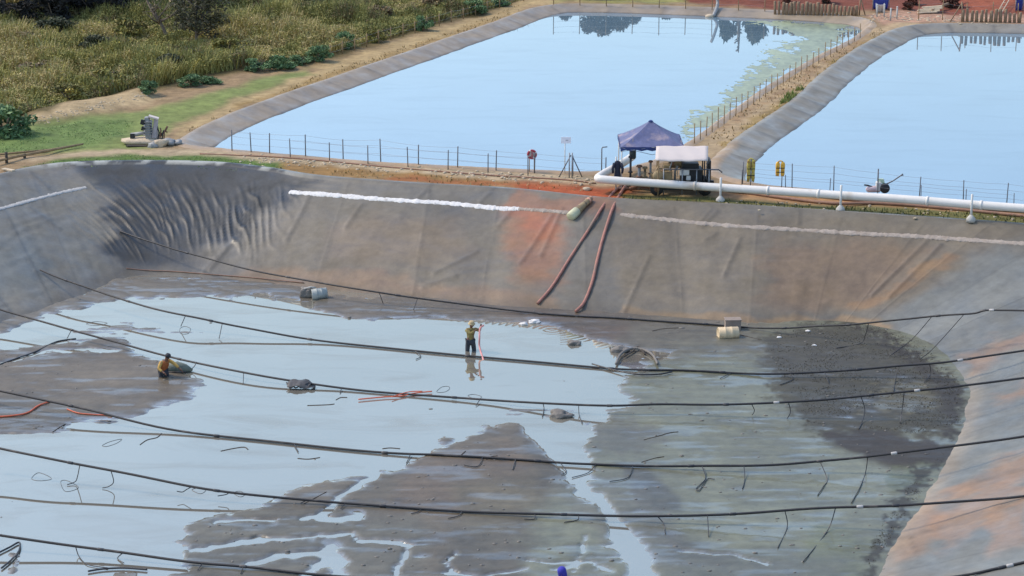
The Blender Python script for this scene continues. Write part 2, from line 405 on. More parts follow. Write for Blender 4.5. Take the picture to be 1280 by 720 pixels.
# ---- pit liner: a sheet from the rim down to the slurry, wrinkled, dusty and stained
vrow = np.r_[-.085, -.05, -.02, 0, np.linspace(.015, 1.0, 84), 1.06, 1.14]
outw = rim[:, :2]-toe[:, :2]; outw /= np.linalg.norm(outw, axis=1)[:, None]
LP = np.zeros((len(vrow), NR, 3))
for j, v in enumerate(vrow):
    LP[j] = rim + (toe-rim)*v
    LP[j, :, 2] = ZS*max(v, 0)**1.06 if v > 0 else 0.05
    if v <= 0:
        LP[j, :, :2] = rim[:, :2]+outw*(-v*7.0)[..., None] if False else rim[:, :2]+outw*(-v*7.0)
        LP[j, :, 2] = {-.085: -.03, -.05: .045, -.02: .06, 0: .05}[round(float(v), 3)]
LX, LY, LZ = LP[..., 0], LP[..., 1], LP[..., 2]
VV = np.repeat(vrow[:, None], NR, 1); TT = np.repeat(tpar[None], len(vrow), 0)
PU, PV = proj(LX, LY, LZ)
body = sstep(0.0, .06, VV)
cw = sstep(2.2, 3.4, TT)*sstep(7.1, 5.9, TT)                       # the loose corner at the back left
warp = fbm(TT*1.3, VV*1.6, 51, 3)
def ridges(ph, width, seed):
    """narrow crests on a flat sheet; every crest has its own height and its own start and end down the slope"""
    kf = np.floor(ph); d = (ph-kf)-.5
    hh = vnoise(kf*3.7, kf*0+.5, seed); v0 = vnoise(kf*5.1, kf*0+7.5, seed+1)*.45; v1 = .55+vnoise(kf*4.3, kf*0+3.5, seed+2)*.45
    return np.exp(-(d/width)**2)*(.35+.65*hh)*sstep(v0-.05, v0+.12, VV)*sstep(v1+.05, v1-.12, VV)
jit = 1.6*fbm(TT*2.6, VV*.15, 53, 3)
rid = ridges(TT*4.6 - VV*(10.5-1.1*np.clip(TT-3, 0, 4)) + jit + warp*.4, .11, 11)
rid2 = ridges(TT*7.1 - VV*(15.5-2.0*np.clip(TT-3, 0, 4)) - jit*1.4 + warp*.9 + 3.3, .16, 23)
gate = sstep(-.12, .12, fbm(TT*1.7+5, VV*2.2, 61, 3)+.05)
vm = sstep(.02, .12, VV)*sstep(.98, .8, VV)
disp = cw*vm*(rid*.14*(.35+.65*gate) + rid2*.07*(1-gate*.6))
disp = disp + body*(fbm(LX*.4, LY*.4, 71, 2)*.11 + fbm(LX*2.2, LY*2.2+LZ, 73, 3)*.012)*(1-cw*.5)
# horizontal sag ripples on the back and right walls
disp = disp + body*.010*np.sin(VV*60+fbm(TT*1.2, VV*6, 81, 3)*14)*sstep(-.1, .15, fbm(TT*.8, VV*2, 83, 3))*(1-cw)
creases = [[(386, 246), (374, 272), (358, 300)], [(452, 256), (432, 285)], [(640, 262), (622, 283)], [(597, 314), (560, 333), (542, 342)], [(570, 345), (528, 358)],
           [(812, 322), (796, 356), (780, 392)], [(703, 262), (676, 320)], [(890, 262), (872, 282)], [(897, 264), (878, 284)], [(895, 293), (882, 300)], [(36, 258), (75, 287)], [(45, 338), (110, 362)],
           [(294, 300), (262, 338)], [(283, 310), (254, 340)], [(1000, 262), (998, 280)], [(925, 300), (905, 345)], [(1160, 300), (1090, 370)], [(1176, 306), (1112, 372)],
           [(545, 225), (520, 250)], [(620, 234), (600, 252)], [(60, 235), (38, 215)], [(1140, 560), (1128, 590)], [(1138, 670), (1146, 696)], [(650, 330), (690, 270)]]
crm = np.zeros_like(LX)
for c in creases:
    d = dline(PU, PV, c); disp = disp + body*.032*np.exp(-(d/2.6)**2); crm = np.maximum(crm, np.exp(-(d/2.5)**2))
seam_t = np.array([.35, 1.3, 2.1, 7.35, 8.15, 8.9, 9.75, 10.6, 11.35, 12.1, 12.85, 13.5, 14.3, 15.2, 16.1, 17.0, 18.0, 19.0, 20.0, 21.0])
seam = np.zeros_like(LX); panel = np.zeros_like(LX)
for k_, st_ in enumerate(seam_t):
    w_ = .011 if st_ > 7 else .03
    lean_ = .05*math.sin(k_*2.1)*VV
    seam = np.maximum(seam, np.exp(-((TT-st_-lean_)/w_)**2)); panel = panel + (TT > st_+lean_)*(.13*math.sin(k_*2.7+1))
panel = panel-panel.mean(); disp = disp + body*seam*.012
LZ2 = LZ + disp*(VV > 0)
LP[..., 2] = LZ2
n1, n2, n3 = fbm(LX*.35, LY*.35+LZ, 91, 5), fbm(LX*1.4, LY*1.4, 93, 4), fbm(LX*.12+7, LY*.12, 95, 3)
u2 = PU+n1*70+n2*14; v2 = PV+fbm(LX*.5+9, LY*.5, 97, 4)*26
LC = np.tile(L((128, 122, 118)), LX.shape+(1,)).reshape(LX.shape+(3,))
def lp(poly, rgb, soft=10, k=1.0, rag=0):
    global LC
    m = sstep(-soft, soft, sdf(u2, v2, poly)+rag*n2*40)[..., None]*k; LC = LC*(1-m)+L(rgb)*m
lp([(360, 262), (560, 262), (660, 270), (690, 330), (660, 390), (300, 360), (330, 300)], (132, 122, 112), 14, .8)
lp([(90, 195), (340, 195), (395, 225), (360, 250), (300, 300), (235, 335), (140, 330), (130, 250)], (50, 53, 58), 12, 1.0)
lp([(-200, 230), (120, 225), (130, 320), (40, 400), (-200, 420)], (134, 132, 130), 14, .6)
lp([(-100, 300), (60, 300), (40, 360), (-100, 380)], (122, 128, 136), 16, .7)
lp([(280, 335), (480, 340), (560, 352), (690, 372), (690, 395), (480, 378), (280, 358)], (160, 128, 104), 7, .6, .3)
lp([(430, 270), (560, 270), (600, 320), (520, 330), (400, 330)], (140, 122, 108), 14, .6)
lp([(640, 262), (705, 258), (715, 300), (700, 360), (660, 355), (640, 310)], (166, 116, 88), 14, .75)
lp([(652, 262), (700, 262), (700, 295), (672, 305)], (184, 106, 70), 12, .7)
lp([(640, 236), (770, 248), (775, 262), (700, 268), (650, 262)], (158, 112, 88), 6, .75, .3)
lp([(780, 255), (1260, 285), (1240, 330), (1100, 390), (790, 385), (760, 310)], (136, 124, 112), 12, .9)
lp([(960, 300), (1170, 308), (1060, 385), (960, 380)], (150, 124, 104), 14, .7, .4)
lp([(1180, 312), (1130, 345), (1065, 380), (1075, 388), (1150, 345), (1195, 318)], (172, 132, 94), 5, .6, .3)
lp([(780, 382), (900, 393), (1060, 398), (1120, 404), (1120, 420), (900, 406), (780, 398)], (172, 142, 110), 4, .75, .3)
lp([(1220, 312), (1700, 330), (1700, 720), (1110, 720), (1210, 520), (1110, 395)], (132, 136, 142), 12, .85)
for sp in ([(1190, 450), (1290, 400), (1290, 425), (1210, 465)], [(1235, 490), (1300, 470), (1300, 500), (1240, 500)], [(1190, 612), (1240, 585), (1300, 560), (1300, 590), (1215, 618)],
           [(1240, 690), (1262, 640), (1300, 620), (1300, 680)], [(1110, 660), (1160, 620), (1200, 640), (1120, 720)], [(1165, 640), (1260, 600), (1300, 620), (1180, 690)]):
    lp(sp, (180, 136, 104), 10, .55, .6)
wetb = sstep(.90, 1.0, VV)[..., None]*sstep(16.2, 17.2, TT)[..., None]
LC = LC*(1-wetb*.55)+L((196, 178, 164))*wetb*.55                   # pale dried tide line on the right
tb = (sstep(.9, .985, VV)*sstep(12.5, 9.5, TT)*sstep(-.2, .2, n2+.1))[..., None]*.5
LC = LC*(1-tb)+L((104, 96, 88))*tb
str_ = fbm(TT*7, VV*1.2, 101, 4)
LC = LC*(1+.36*str_*body+.30*n1+.24*n2+.30*fbm(LX*4.5, LY*4.5, 111, 3)+np.clip(panel, -.16, .16)*body-.16*seam*body)[..., None]
wh = sstep(.03, .0, VV)*sstep(-.09, -.02, VV)*sstep(1.5, 3.0, TT)*sstep(7.5, 5.5, TT)*sstep(-.12, .02, n2)
LC = LC*(1-wh[..., None]*.8)+L((214, 216, 222))*wh[..., None]*.8       # white salt on the fold of the rim
LC = LC*(1+.22*(cw*vm*np.maximum(rid, rid2*.6))[..., None])  # glossy highlights on the fold crests, painted as a lighter tint
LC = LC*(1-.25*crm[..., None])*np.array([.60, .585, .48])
idx = np.arange(len(vrow)*NR).reshape(len(vrow), NR)
q = np.stack([idx[:-1], np.roll(idx[:-1], -1, 1), np.roll(idx[1:], -1, 1), idx[1:]], -1).reshape(-1, 4)
m_liner = mat('liner_dusty', attr=True, rough=.5, var=.18, scale=3.0, bump=.16, bscale=6, spec=.5, detail=12)
_t = m_liner.node_tree; _n1 = [x for x in _t.nodes if x.type == 'TEX_NOISE'][0]; _n1.inputs['Roughness'].default_value = .78
_rn = _t.nodes.new('ShaderNodeTexNoise'); _rn.inputs['Scale'].default_value = .8; _rn.inputs['Detail'].default_value = 8
_rm = _t.nodes.new('ShaderNodeMapRange'); _rm.inputs[1].default_value = .3; _rm.inputs[2].default_value = .7; _rm.inputs[3].default_value = .32; _rm.inputs[4].default_value = .75
_tc = [x for x in _t.nodes if x.type == 'TEX_COORD'][0]
_t.links.new(_tc.outputs['Object'], _rn.inputs['Vector']); _t.links.new(_rn.outputs['Fac'], _rm.inputs[0]); _t.links.new(_rm.outputs[0], _t.nodes['Principled BSDF'].inputs['Roughness'])
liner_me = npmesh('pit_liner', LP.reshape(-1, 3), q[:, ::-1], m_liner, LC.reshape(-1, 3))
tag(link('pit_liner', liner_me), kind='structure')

# ---- ponds: lined banks and clear water
def pond(P, nm, seed):
    n = len(P); tg = np.roll(P, -3, 0)-np.roll(P, 3, 0); tg /= np.linalg.norm(tg, axis=1)[:, None]
    inn = np.c_[-tg[:, 1], tg[:, 0]]
    for _ in range(20): inn = (np.roll(inn, 1, 0)+inn+np.roll(inn, -1, 0))/3
    inn /= np.linalg.norm(inn, axis=1)[:, None]
    s = np.arange(n)*.3
    wob = vnoise(s*.5, s*0, seed)-.5 + .5*(vnoise(s*1.6, s*0+4, seed)-.5)
    prof = [(-.5, -.03), (-.3, .05), (-.08, .09), (.05, .07), (.4, -.02), (.8, -.1), (1.2, -.19), (1.6, -.28), (1.95, -.36), (2.4, -.5), (3.2, -.8)]
    ph = s/2.9+vnoise(s*.2, s*0, seed+3)*.8; fold = np.exp(-((ph-np.round(ph))*2.9/.14)**2)
    V = []; C = []
    pu0, pv0 = proj(P[:, 0], P[:, 1], np.zeros(n))
    steep = 1-.62*(sstep(-12, 12, sdf(pu0, pv0, [(780, 250), (850, 160), (1000, 55), (1090, 20), (1150, 30), (1000, 125), (900, 235)])) if seed < 220 else np.zeros(n))
    for d, z in prof:
        dd = d*np.where(d > 0, steep*.74, 1)+wob*.1
        x = P[:, 0]+inn[:, 0]*dd; y = P[:, 1]+inn[:, 1]*dd
        V.append(np.c_[x, y, z+(fbm(x*.9, y*.9, seed+7, 3)*.05+fold*.04*(d < 1.3))*(1 if d > .2 else .25)])
        base = (L((150, 136, 122), .9) if seed < 220 else L((136, 130, 122), .9)) if d < 1.7 else L((66, 60, 54))
        k = 1+.5*fbm(x*.8, y*.8, seed+9, 4)+.4*fbm(x*3, y*3, seed+11, 3)-.3*fold*(d > .2)
        pu, pv = proj(x, y, np.zeros_like(x))
        tan = (sstep(-12, 12, sdf(pu, pv, [(820, 230), (860, 160), (1000, 60), (1100, 20), (1120, 40), (1000, 105), (900, 215)])) if seed < 220 else np.zeros_like(x))
        tan = np.maximum(tan, sstep(170, 190, pv)*(d < .3))[:, None]
        bb = (base[None]*(1-tan)+L((156, 132, 106))*tan)*np.array([.92, .90, .80])
        C.append(np.clip(bb*k[:, None], 0, 1))
    m = len(prof); V = np.concatenate(V); C = np.concatenate(C)
    ix = np.arange(m*n).reshape(m, n)
    q = np.stack([ix[:-1], np.roll(ix[:-1], -1, 1), np.roll(ix[1:], -1, 1), ix[1:]], -1).reshape(-1, 4)
    o = link('pond_liner', npmesh('pond_liner', V, q, MATS['liner_dusty'], C)); tag(o, kind='structure')
    wp = P[::3]+inn[::3]*.95*steep[::3, None]
    bm = bmesh.new(); f = bm.faces.new([bm.verts.new((x, y, ZW)) for x, y in wp]); bmesh.ops.triangulate(bm, faces=[f])
    if f.is_valid and f.normal.z < 0: pass
    me = bpy.data.meshes.new('pond_water'); bm.normal_update(); bm.to_mesh(me); bm.free(); me.materials.append(MATS['pond_water'])
    tag(link('pond_water', me), kind='structure')
    return np.concatenate([V]), q
water_mat('pond_water', lin(96, 118, 130), 4.6, (1, 1, 1), .02, 1.2, .01, film=.07)
pl = [pond(P, i, 200+i*50) for i, P in enumerate(loops)]

# ---- pit floor: settled mud with channels, and the slurry lying over it
fx, fy = np.meshgrid(np.arange(-25.5, 19.5, .105), np.arange(48, 96.5, .105))
FXs, FYs = fx.shape[1], fx.shape[0]
X, Y = fx.ravel(), fy.ravel()
U, Vp = proj(X, Y, np.full_like(X, ZS))
wn = fbm(X*.45, Y*.3, 301, 5); wn2 = fbm(X*.45+50, Y*.3, 303, 5); wf = fbm(X*2.2, Y*1.5, 305, 4); wff = fbm(X*6, Y*4, 307, 3)
Uw = U+wn*60+wf*14; Vw = Vp+wn2*26+wf*7
hgt = np.full_like(X, -.22)
def bank(poly, top=.12, soft=22.):
    global hgt
    d = sdf(Uw, Vw, poly); hgt = np.maximum(hgt, -.22+(top+.22)*sstep(-soft, soft*.9, d))
LEFT = [(-300, 420), (0, 428), (60, 424), (140, 425), (165, 445), (215, 455), (262, 478), (225, 498), (180, 513), (120, 528), (60, 540), (-300, 560)]
CENT = [(575, 540), (605, 530), (650, 525), (690, 540), (716, 590), (735, 640), (745, 680), (740, 800), (180, 800), (215, 720), (240, 672), (300, 640), (360, 618), (420, 600), (500, 575), (545, 550)]
RIGHT = [(790, 500), (770, 480), (800, 455), (850, 435), (880, 415), (1000, 390), (1300, 380), (1300, 800), (640, 800), (680, 640), (712, 600), (730, 590), (722, 560), (735, 535), (765, 520)]
TOP = [(372, 385), (390, 360), (480, 366), (640, 378), (780, 386), (1000, 396), (1000, 435), (900, 450), (850, 440), (740, 424), (700, 412), (640, 404), (560, 399), (500, 397), (430, 394)]
SHORE = [(-60, 395), (60, 385), (150, 345), (400, 350), (400, 372), (200, 380), (100, 385), (0, 415)]
bank(LEFT, .14, 14); bank(CENT, .15, 15); bank(RIGHT, .13, 15); bank(TOP, .14, 7); bank(SHORE, .10, 6)
bank([(60, 415), (150, 408), (250, 412), (310, 408), (250, 420), (150, 424)], .03, 10)
bank([(235, 655), (330, 640), (340, 665), (260, 690), (225, 690)], .07, 10)
bank([(640, 505), (700, 510), (745, 518), (735, 530), (690, 528), (640, 520)], .03, 10)
bank([(0, 680), (20, 690), (15, 720), (0, 720)], .05, 8); bank([(150, 712), (190, 716), (190, 760), (130, 760)], .05, 8)
stk = fbm(X*.4, Y*3.2, 309, 5)
hgt += wf*.075+wff*.03 + wn*.10 + stk*.11
hgt += (stk*.16+wff*.06)*sstep(-20, 30, sdf(Uw, Vw, [(190, 690), (240, 640), (360, 630), (480, 640), (560, 690), (560, 800), (190, 800)]))
hgt += (stk*.10+wff*.05)*sstep(-10, 20, sdf(Uw, Vw, [(700, 590), (760, 600), (840, 720), (700, 800), (690, 650)]))
hgt += np.exp(-(hgt/.09)**2)*(fbm(X*.7, Y*4.5, 317, 4)*.26+fbm(X*3, Y*9, 319, 3)*.07)
chan = [([(668, 535), (690, 555), (708, 575), (722, 592)], 13, .34), ([(722, 592), (732, 615)], 5, .2), ([(725, 618), (748, 622), (760, 640), (768, 655), (785, 680), (808, 720), (830, 780)], 7, .26),
        ([(775, 670), (800, 700), (800, 760)], 16, .26), ([(765, 715), (735, 702), (690, 712)], 3, .17),
        ([(470, 595), (440, 612), (418, 632), (400, 643), (380, 650)], 4, .25), ([(400, 648), (425, 650), (450, 644)], 5, .25), ([(320, 676), (380, 672), (440, 668), (448, 676), (500, 680), (512, 684), (506, 700), (494, 712), (500, 760)], 3.0, .24),
        ([(310, 706), (345, 697), (380, 692), (415, 692), (405, 706), (380, 722)], 4, .25), ([(415, 692), (425, 720), (430, 760)], 14, .24), ([(570, 692), (556, 704), (566, 716)], 2.2, .2),
        ([(240, 690), (300, 678), (330, 676)], 4, .22), ([(555, 716), (600, 722), (660, 712)], 2.5, .18), ([(735, 672), (722, 700), (712, 730)], 1.8, .16), ([(270, 655), (310, 650), (345, 652)], 2.5, .2),
        ([(0, 455), (60, 440), (110, 437), (150, 440)], 2.5, .2), ([(850, 690), (920, 695), (960, 706)], 2, .16), ([(655, 700), (690, 704), (720, 702)], 2, .18)]
cu = U+wf*10; cv = Vp+wf*6
for pts, w, dep in chan:
    d = dline(cu, cv, pts); hgt -= dep*np.exp(-(d/w)**2)
hgt += .02*np.sin(X*2.2+Y*7+wn*18)*sstep(.0, .1, hgt)
hgt = np.where(hgt > 0, .075*(1-np.exp(-hgt/.11)), hgt)
FZ = ZS+.0+hgt
FC = np.tile(L((126, 116, 106)), (len(X), 1)); WET = np.full(len(X), .45)
def fp(poly, rgb, soft=14., k=1.0, rag=0., wet=None, grain=0):
    global FC, WET
    m = sstep(-soft, soft, sdf(Uw, Vw, poly)+rag*wf*40+grain*wff*60)*k
    FC = FC*(1-m[:, None])+L(rgb)*m[:, None]
    if wet is not None: WET = WET*(1-m)+wet*m
fp(LEFT, (128, 116, 106), 14, .9, 0, .35)
fp([(-200, 500), (120, 505), (160, 520), (60, 545), (-200, 560)], (112, 104, 96), 10, .8)
fp(CENT, (124, 114, 104), 16, 1, 0, .4)
fp([(500, 580), (640, 545), (670, 600), (600, 640), (480, 640)], (134, 114, 100), 18, .7)
fp([(560, 600), (690, 580), (700, 680), (600, 690)], (116, 108, 92), 18, .7)
fp([(560, 660), (745, 650), (745, 800), (540, 800)], (104, 100, 96), 18, .7)
fp([(240, 640), (520, 650), (560, 800), (180, 800)], (118, 116, 112), 16, .8, .3)
fp([(640, 535), (700, 560), (725, 620), (690, 640), (665, 580)], (100, 94, 90), 10, .7, .5)
fp(TOP, (124, 112, 104), 10, 1, 0, .55)
fp([(380, 362), (560, 366), (560, 398), (400, 392)], (130, 118, 106), 8, .8, 0, .6)
fp([(640, 392), (700, 398), (860, 420), (760, 425), (680, 415)], (112, 92, 82), 8, .6, .5)
fp(RIGHT, (136, 138, 122), 20, 1, 0, .62)
fp([(780, 400), (960, 405), (960, 450), (850, 455), (780, 440)], (124, 120, 114), 14, .8)
fp([(990, 580), (1120, 580), (1160, 620), (1080, 720), (960, 720), (940, 640)], (138, 141, 126), 20, .6, 0, .75)
fp([(955, 420), (1020, 402), (1090, 404), (1150, 428), (1200, 470), (1210, 500), (1190, 545), (1100, 555), (1000, 540), (975, 500), (960, 460)], (78, 73, 58), 12, .95, .6, .25, .6)
fp([(965, 425), (1060, 430), (1120, 455), (1030, 462), (950, 466)], (88, 85, 79), 9, .85, .2)
fp([(1090, 480), (1170, 470), (1180, 500), (1120, 515), (1070, 505)], (134, 126, 100), 8, .55, .6, None, .6)
fp([(1080, 415), (1160, 432), (1205, 485), (1195, 540), (1185, 545), (1170, 480), (1120, 440)], (60, 52, 44), 7, .85, .6, None, .5)
fp([(1015, 540), (1060, 538), (1120, 545), (1190, 556), (1180, 582), (1140, 588), (1090, 580), (1050, 562)], (64, 55, 48), 5, .97, .2, .25)
fp([(1120, 588), (1180, 585), (1150, 620), (1125, 612)], (104, 110, 80), 7, .8, .5)
fp([(1180, 580), (1170, 600), (1130, 650), (1100, 690), (1092, 740), (1080, 740), (1090, 680), (1125, 630), (1155, 590)], (58, 52, 42), 6, .9, .6, None, .6)
fp([(1030, 650), (1080, 680), (1080, 760), (1000, 760), (1010, 690)], (124, 130, 96), 14, .6, .5)
fp([(770, 590), (800, 590), (832, 615), (845, 642), (805, 640), (780, 615)], (94, 92, 88), 6, .85, .3)
fp([(815, 668), (860, 672), (930, 690), (900, 700), (830, 690)], (100, 98, 92), 7, .8, .3)
fp([(720, 530), (800, 520), (840, 550), (800, 575), (745, 570)], (108, 104, 98), 9, .7, .6, None, .5)
fp([(840, 690), (1060, 700), (1060, 800), (840, 800)], (112, 112, 108), 16, .7, .3)
fp([(770, 435), (800, 432), (806, 455), (780, 462)], (84, 78, 72), 5, .7, .6)
fp([(690, 595), (790, 610), (860, 700), (800, 720), (730, 650)], (116, 112, 108), 12, .6, .6, None, .4)
rimlight = np.exp(-((hgt+.0)/.03)**2)
FC = FC*np.clip(1+.75*wn+.5*wf+.3*wff+.75*stk, .45, 1.7)[:, None]*np.array([.45, .44, .35])
# pale lit edges of the rills, painted into the mud colour
FC = FC*(1-.25*rimlight[:, None])+L((170, 166, 162))*.25*rimlight[:, None]
WET = np.clip(np.maximum(sstep(.055, .0, hgt), (WET-.3)*.45+.35*sstep(.08, .2, fbm(X*.5, Y*2.4, 313, 5))), 0, 1)
lum_ = FC.mean(1); dk_ = sstep(.035, .062, lum_); WET = WET*(.25+.75*np.maximum(dk_, sstep(900, 860, U)))
okv = sdf(X, Y, toe[::25, :2]) > -2.6
ii = np.arange(len(X)).reshape(FYs, FXs)
q = np.stack([ii[:-1, :-1], ii[:-1, 1:], ii[1:, 1:], ii[1:, :-1]], -1).reshape(-1, 4)
q = q[okv[q].all(1)]
used = np.unique(q); remap = np.full(len(X), -1); remap[used] = np.arange(len(used))
FV = np.c_[X, Y, FZ][used]; FQ = remap[q]
m_mud = mat('pit_mud', attr=True, rough=.66, var=.24, scale=2.2, bump=.16, bscale=4, wet=True, spec=.5, detail=12)
[x for x in m_mud.node_tree.nodes if x.type == 'TEX_NOISE'][0].inputs['Roughness'].default_value = .78
tag(link('pit_mud', npmesh('pit_mud', FV, FQ, m_mud, FC[used], WET[used])), kind='structure')
water_mat('slurry', lin(116, 112, 103), 5.4, (1, .945, .785),   .018, .8, .012, ripple=(onz(690, 412, ZS).x, onz(690, 412, ZS).y, 5.5, 6.0), film=.28)
wl = (rim+(toe-rim)*.93)[::10, :2]
sxx, syy = np.meshgrid(np.arange(-25, 19.5, .25), np.arange(46, 96, .25))
sv = np.c_[sxx.ravel(), syy.ravel()]; okw = sdf(sv[:, 0], sv[:, 1], wl) > -.1
su, svp = proj(sv[:, 0], sv[:, 1], np.full(len(sv), ZS))
szz = np.full(len(sv), ZS)
si = np.arange(len(sv)).reshape(sxx.shape); q = np.stack([si[:-1, :-1], si[:-1, 1:], si[1:, 1:], si[1:, :-1]], -1).reshape(-1, 4); q = q[okw[q].all(1)]
un = np.unique(q); rm = np.full(len(sv), -1); rm[un] = np.arange(len(un))
tag(link('slurry_water', npmesh('slurry_water', np.c_[sv, szz][un], rm[q], MATS['slurry'])), kind='structure')

# ---- rays from the eye onto the finished terrain, to stand things where the photograph has them
bvhs = [BVHTree.FromPolygons([tuple(v) for v in GV3], [tuple(int(i) for i in f) for f in GF]),
        BVHTree.FromPolygons([tuple(v) for v in LP.reshape(-1, 3)], [tuple(int(i) for i in f) for f in
            np.stack([idx[:-1], np.roll(idx[:-1], -1, 1), np.roll(idx[1:], -1, 1), idx[1:]], -1).reshape(-1, 4)]),
        BVHTree.FromPolygons([(-60, 40, ZS+.001), (60, 40, ZS+.001), (60, 100, ZS+.001), (-60, 100, ZS+.001)], [(0, 1, 2, 3)])]
BVMUD = BVHTree.FromPolygons(FV.tolist(), FQ.tolist()); bvhs.append(BVMUD)
bvhs += [BVHTree.FromPolygons([tuple(v) for v in a], [tuple(int(i) for i in f) for f in b]) for a, b in pl]
def hit(u, v, lift=0.0):
    d = ray(u, v).normalized(); best = None
    for b in bvhs:
        h = b.ray_cast(EYE, d)
        if h[0] is not None and (best is None or h[3] < best[1]): best = (h[0], h[3])
    p = best[0] if best else onz(u, v); return Vector((p.x, p.y, p.z+lift))
def gz_at(x, y, z0=6.0):
    best = -99
    for b in bvhs[:4]:
        h = b.ray_cast(Vector((x, y, z0)), Vector((0, 0, -1)))
        if h[0] is not None: best = max(best, h[0].z)
    return best if best > -50 else 0.0

# ------------------------------------------------------------------ materials for things
m_black = mat('black_polythene', lin(40, 40, 42), .5, var=.3, scale=4, bump=.05, dirt=(lin(104, 96, 88), 2.2, .56))
m_blackd = mat('black_pipe_dusty', lin(40, 38, 37), .6, var=.3, scale=3, bump=.05, dirt=(lin(92, 84, 76), 1.3, .6))
m_white = mat('white_pipe', lin(212, 206, 197), .45, var=.10, scale=1.2, bump=.05, dirt=(lin(176, 160, 140), .9, .62))
m_whitep = mat('white_paint', lin(200, 198, 192), .5, var=.08, bump=0)
m_redhose = mat('red_hose', lin(154, 104, 88), .65, var=.25, scale=5, bump=.25, bscale=30, dirt=(lin(128, 104, 88), 1.2, .5))
m_brhose = mat('brown_hose', lin(140, 104, 84), .7, var=.25, scale=5, bump=.2, dirt=(lin(156, 118, 88), 1.5, .55))
m_orange = mat('orange_hose', lin(206, 98, 62), .55, var=.2, scale=4, bump=0)
m_pink = mat('pink_hose', lin(206, 138, 132), .55, var=.2, scale=6, bump=.1)
m_steel = mat('post_steel', lin(98, 98, 102), .55, .3, var=.25, scale=6, bump=.1)
m_galv = mat('galvanised', lin(150, 152, 154), .5, .5, var=.15, scale=6, bump=.05)
m_wood = mat('log_wood', lin(136, 112, 88), .9, var=.35, scale=5, bump=.5, bscale=14)
m_wood2 = mat('weathered_timber', lin(140, 116, 84), .9, var=.35, scale=4, bump=.4)
m_stone = mat('stone_pale', lin(186, 168, 142), .9, var=.3, scale=4, bump=.4)
m_conc = mat('concrete', lin(176, 172, 164), .9, var=.2, scale=5, bump=.4)
m_blue = mat('gazebo_cloth', lin(92, 96, 128), .8, var=.22, scale=3.5, bump=.3, dirt=(lin(150, 136, 142), 1.5, .54))
m_bluev = mat('gazebo_valance', lin(44, 60, 112), .8, var=.2, scale=3, bump=.1)
m_canvas = mat('white_canvas', lin(196, 184, 176), .8, var=.06, scale=2, bump=.1)
m_ochre = mat('ochre_casing', lin(146, 126, 92), .7, var=.3, scale=5, bump=.2, dirt=(lin(96, 80, 64), 4, .48))
m_dark = mat('dark_metal', lin(42, 42, 44), .6, .2, var=.3, scale=5, bump=.1)
m_grey = mat('grey_metal', lin(140, 140, 138), .6, .2, var=.25, scale=5, bump=.15)
m_rust = mat('rusted_metal', lin(116, 82, 62), .85, var=.35, scale=6, bump=.3)
m_yellow = mat('yellow_vest', lin(222, 172, 62), .8, var=.25, scale=9, bump=.1, dirt=(lin(150, 106, 50), 6, .58))
m_yellow2 = mat('faded_yellow_vest', lin(188, 172, 84), .85, var=.25, scale=9, bump=.1, dirt=(lin(150, 112, 60), 5, .52))
m_ring = mat('life_ring_red', lin(158, 52, 62), .6, var=.15, bump=0)
m_drumy = mat('cream_drum', lin(206, 182, 144), .5, var=.12, scale=4, bump=.05, dirt=(lin(150, 112, 78), 3.5, .56))
m_drumg = mat('grey_drum', lin(150, 154, 148), .55, var=.15, scale=4, bump=.05, dirt=(lin(110, 106, 98), 3, .56))
m_box = mat('muddy_crate', lin(138, 124, 112), .85, var=.2, scale=4, bump=.2)
m_strip = mat('white_ballast', lin(206, 202, 196), .85, var=.16, scale=6, bump=.4, bscale=14, dirt=(lin(160, 150, 140), 2.6, .62))
m_strip2 = mat('pinkish_ballast', lin(150, 138, 126), .85, var=.28, scale=5, bump=.5, bscale=12, dirt=(lin(140, 126, 112), 1.9, .53))
m_strip3 = mat('grey_ballast', lin(164, 162, 158), .85, var=.15, scale=5, bump=.4, bscale=12)
m_leaf = mat('leaves', attr=True, rough=.75, var=.1, scale=2, bump=0, spec=.25)
m_bark = mat('bark', lin(112, 98, 84), .95, var=.35, scale=7, bump=.6)
m_barkd = mat('dark_bark', lin(70, 62, 54), .95, var=.35, scale=7, bump=.6)
m_tarp = mat('blue_tarp', lin(52, 66, 150), .6, var=.2, scale=4, bump=.2)
m_skin = mat('skin', lin(112, 78, 60), .6, var=.1, bump=0)
m_olive = mat('olive_shirt', lin(128, 116, 70), .9, var=.3, scale=12, bump=.3)
m_darkcl = mat('dark_trousers', lin(52, 54, 60), .85, var=.3, scale=10, bump=.3)
m_glove = mat('dark_glove', lin(38, 38, 44), .7, var=.2, bump=0)
m_hiorange = mat('orange_vest', lin(160, 88, 44), .85, var=.25, scale=10, bump=.2)
m_hiyell = mat('yellow_sleeve', lin(186, 148, 78), .85, var=.2, scale=10, bump=.2)
m_hat = mat('straw_hat', lin(180, 158, 118), .85, var=.15, scale=10, bump=.2)
m_blueh = mat('blue_hood', lin(52, 50, 150), .8, var=.25, scale=8, bump=.3)
m_mudlump = mat('mud_lump', lin(112, 106, 98), .7, var=.3, scale=5, bump=.5)
m_rope = mat('rope', lin(168, 150, 118), .9, var=.2, bump=0)

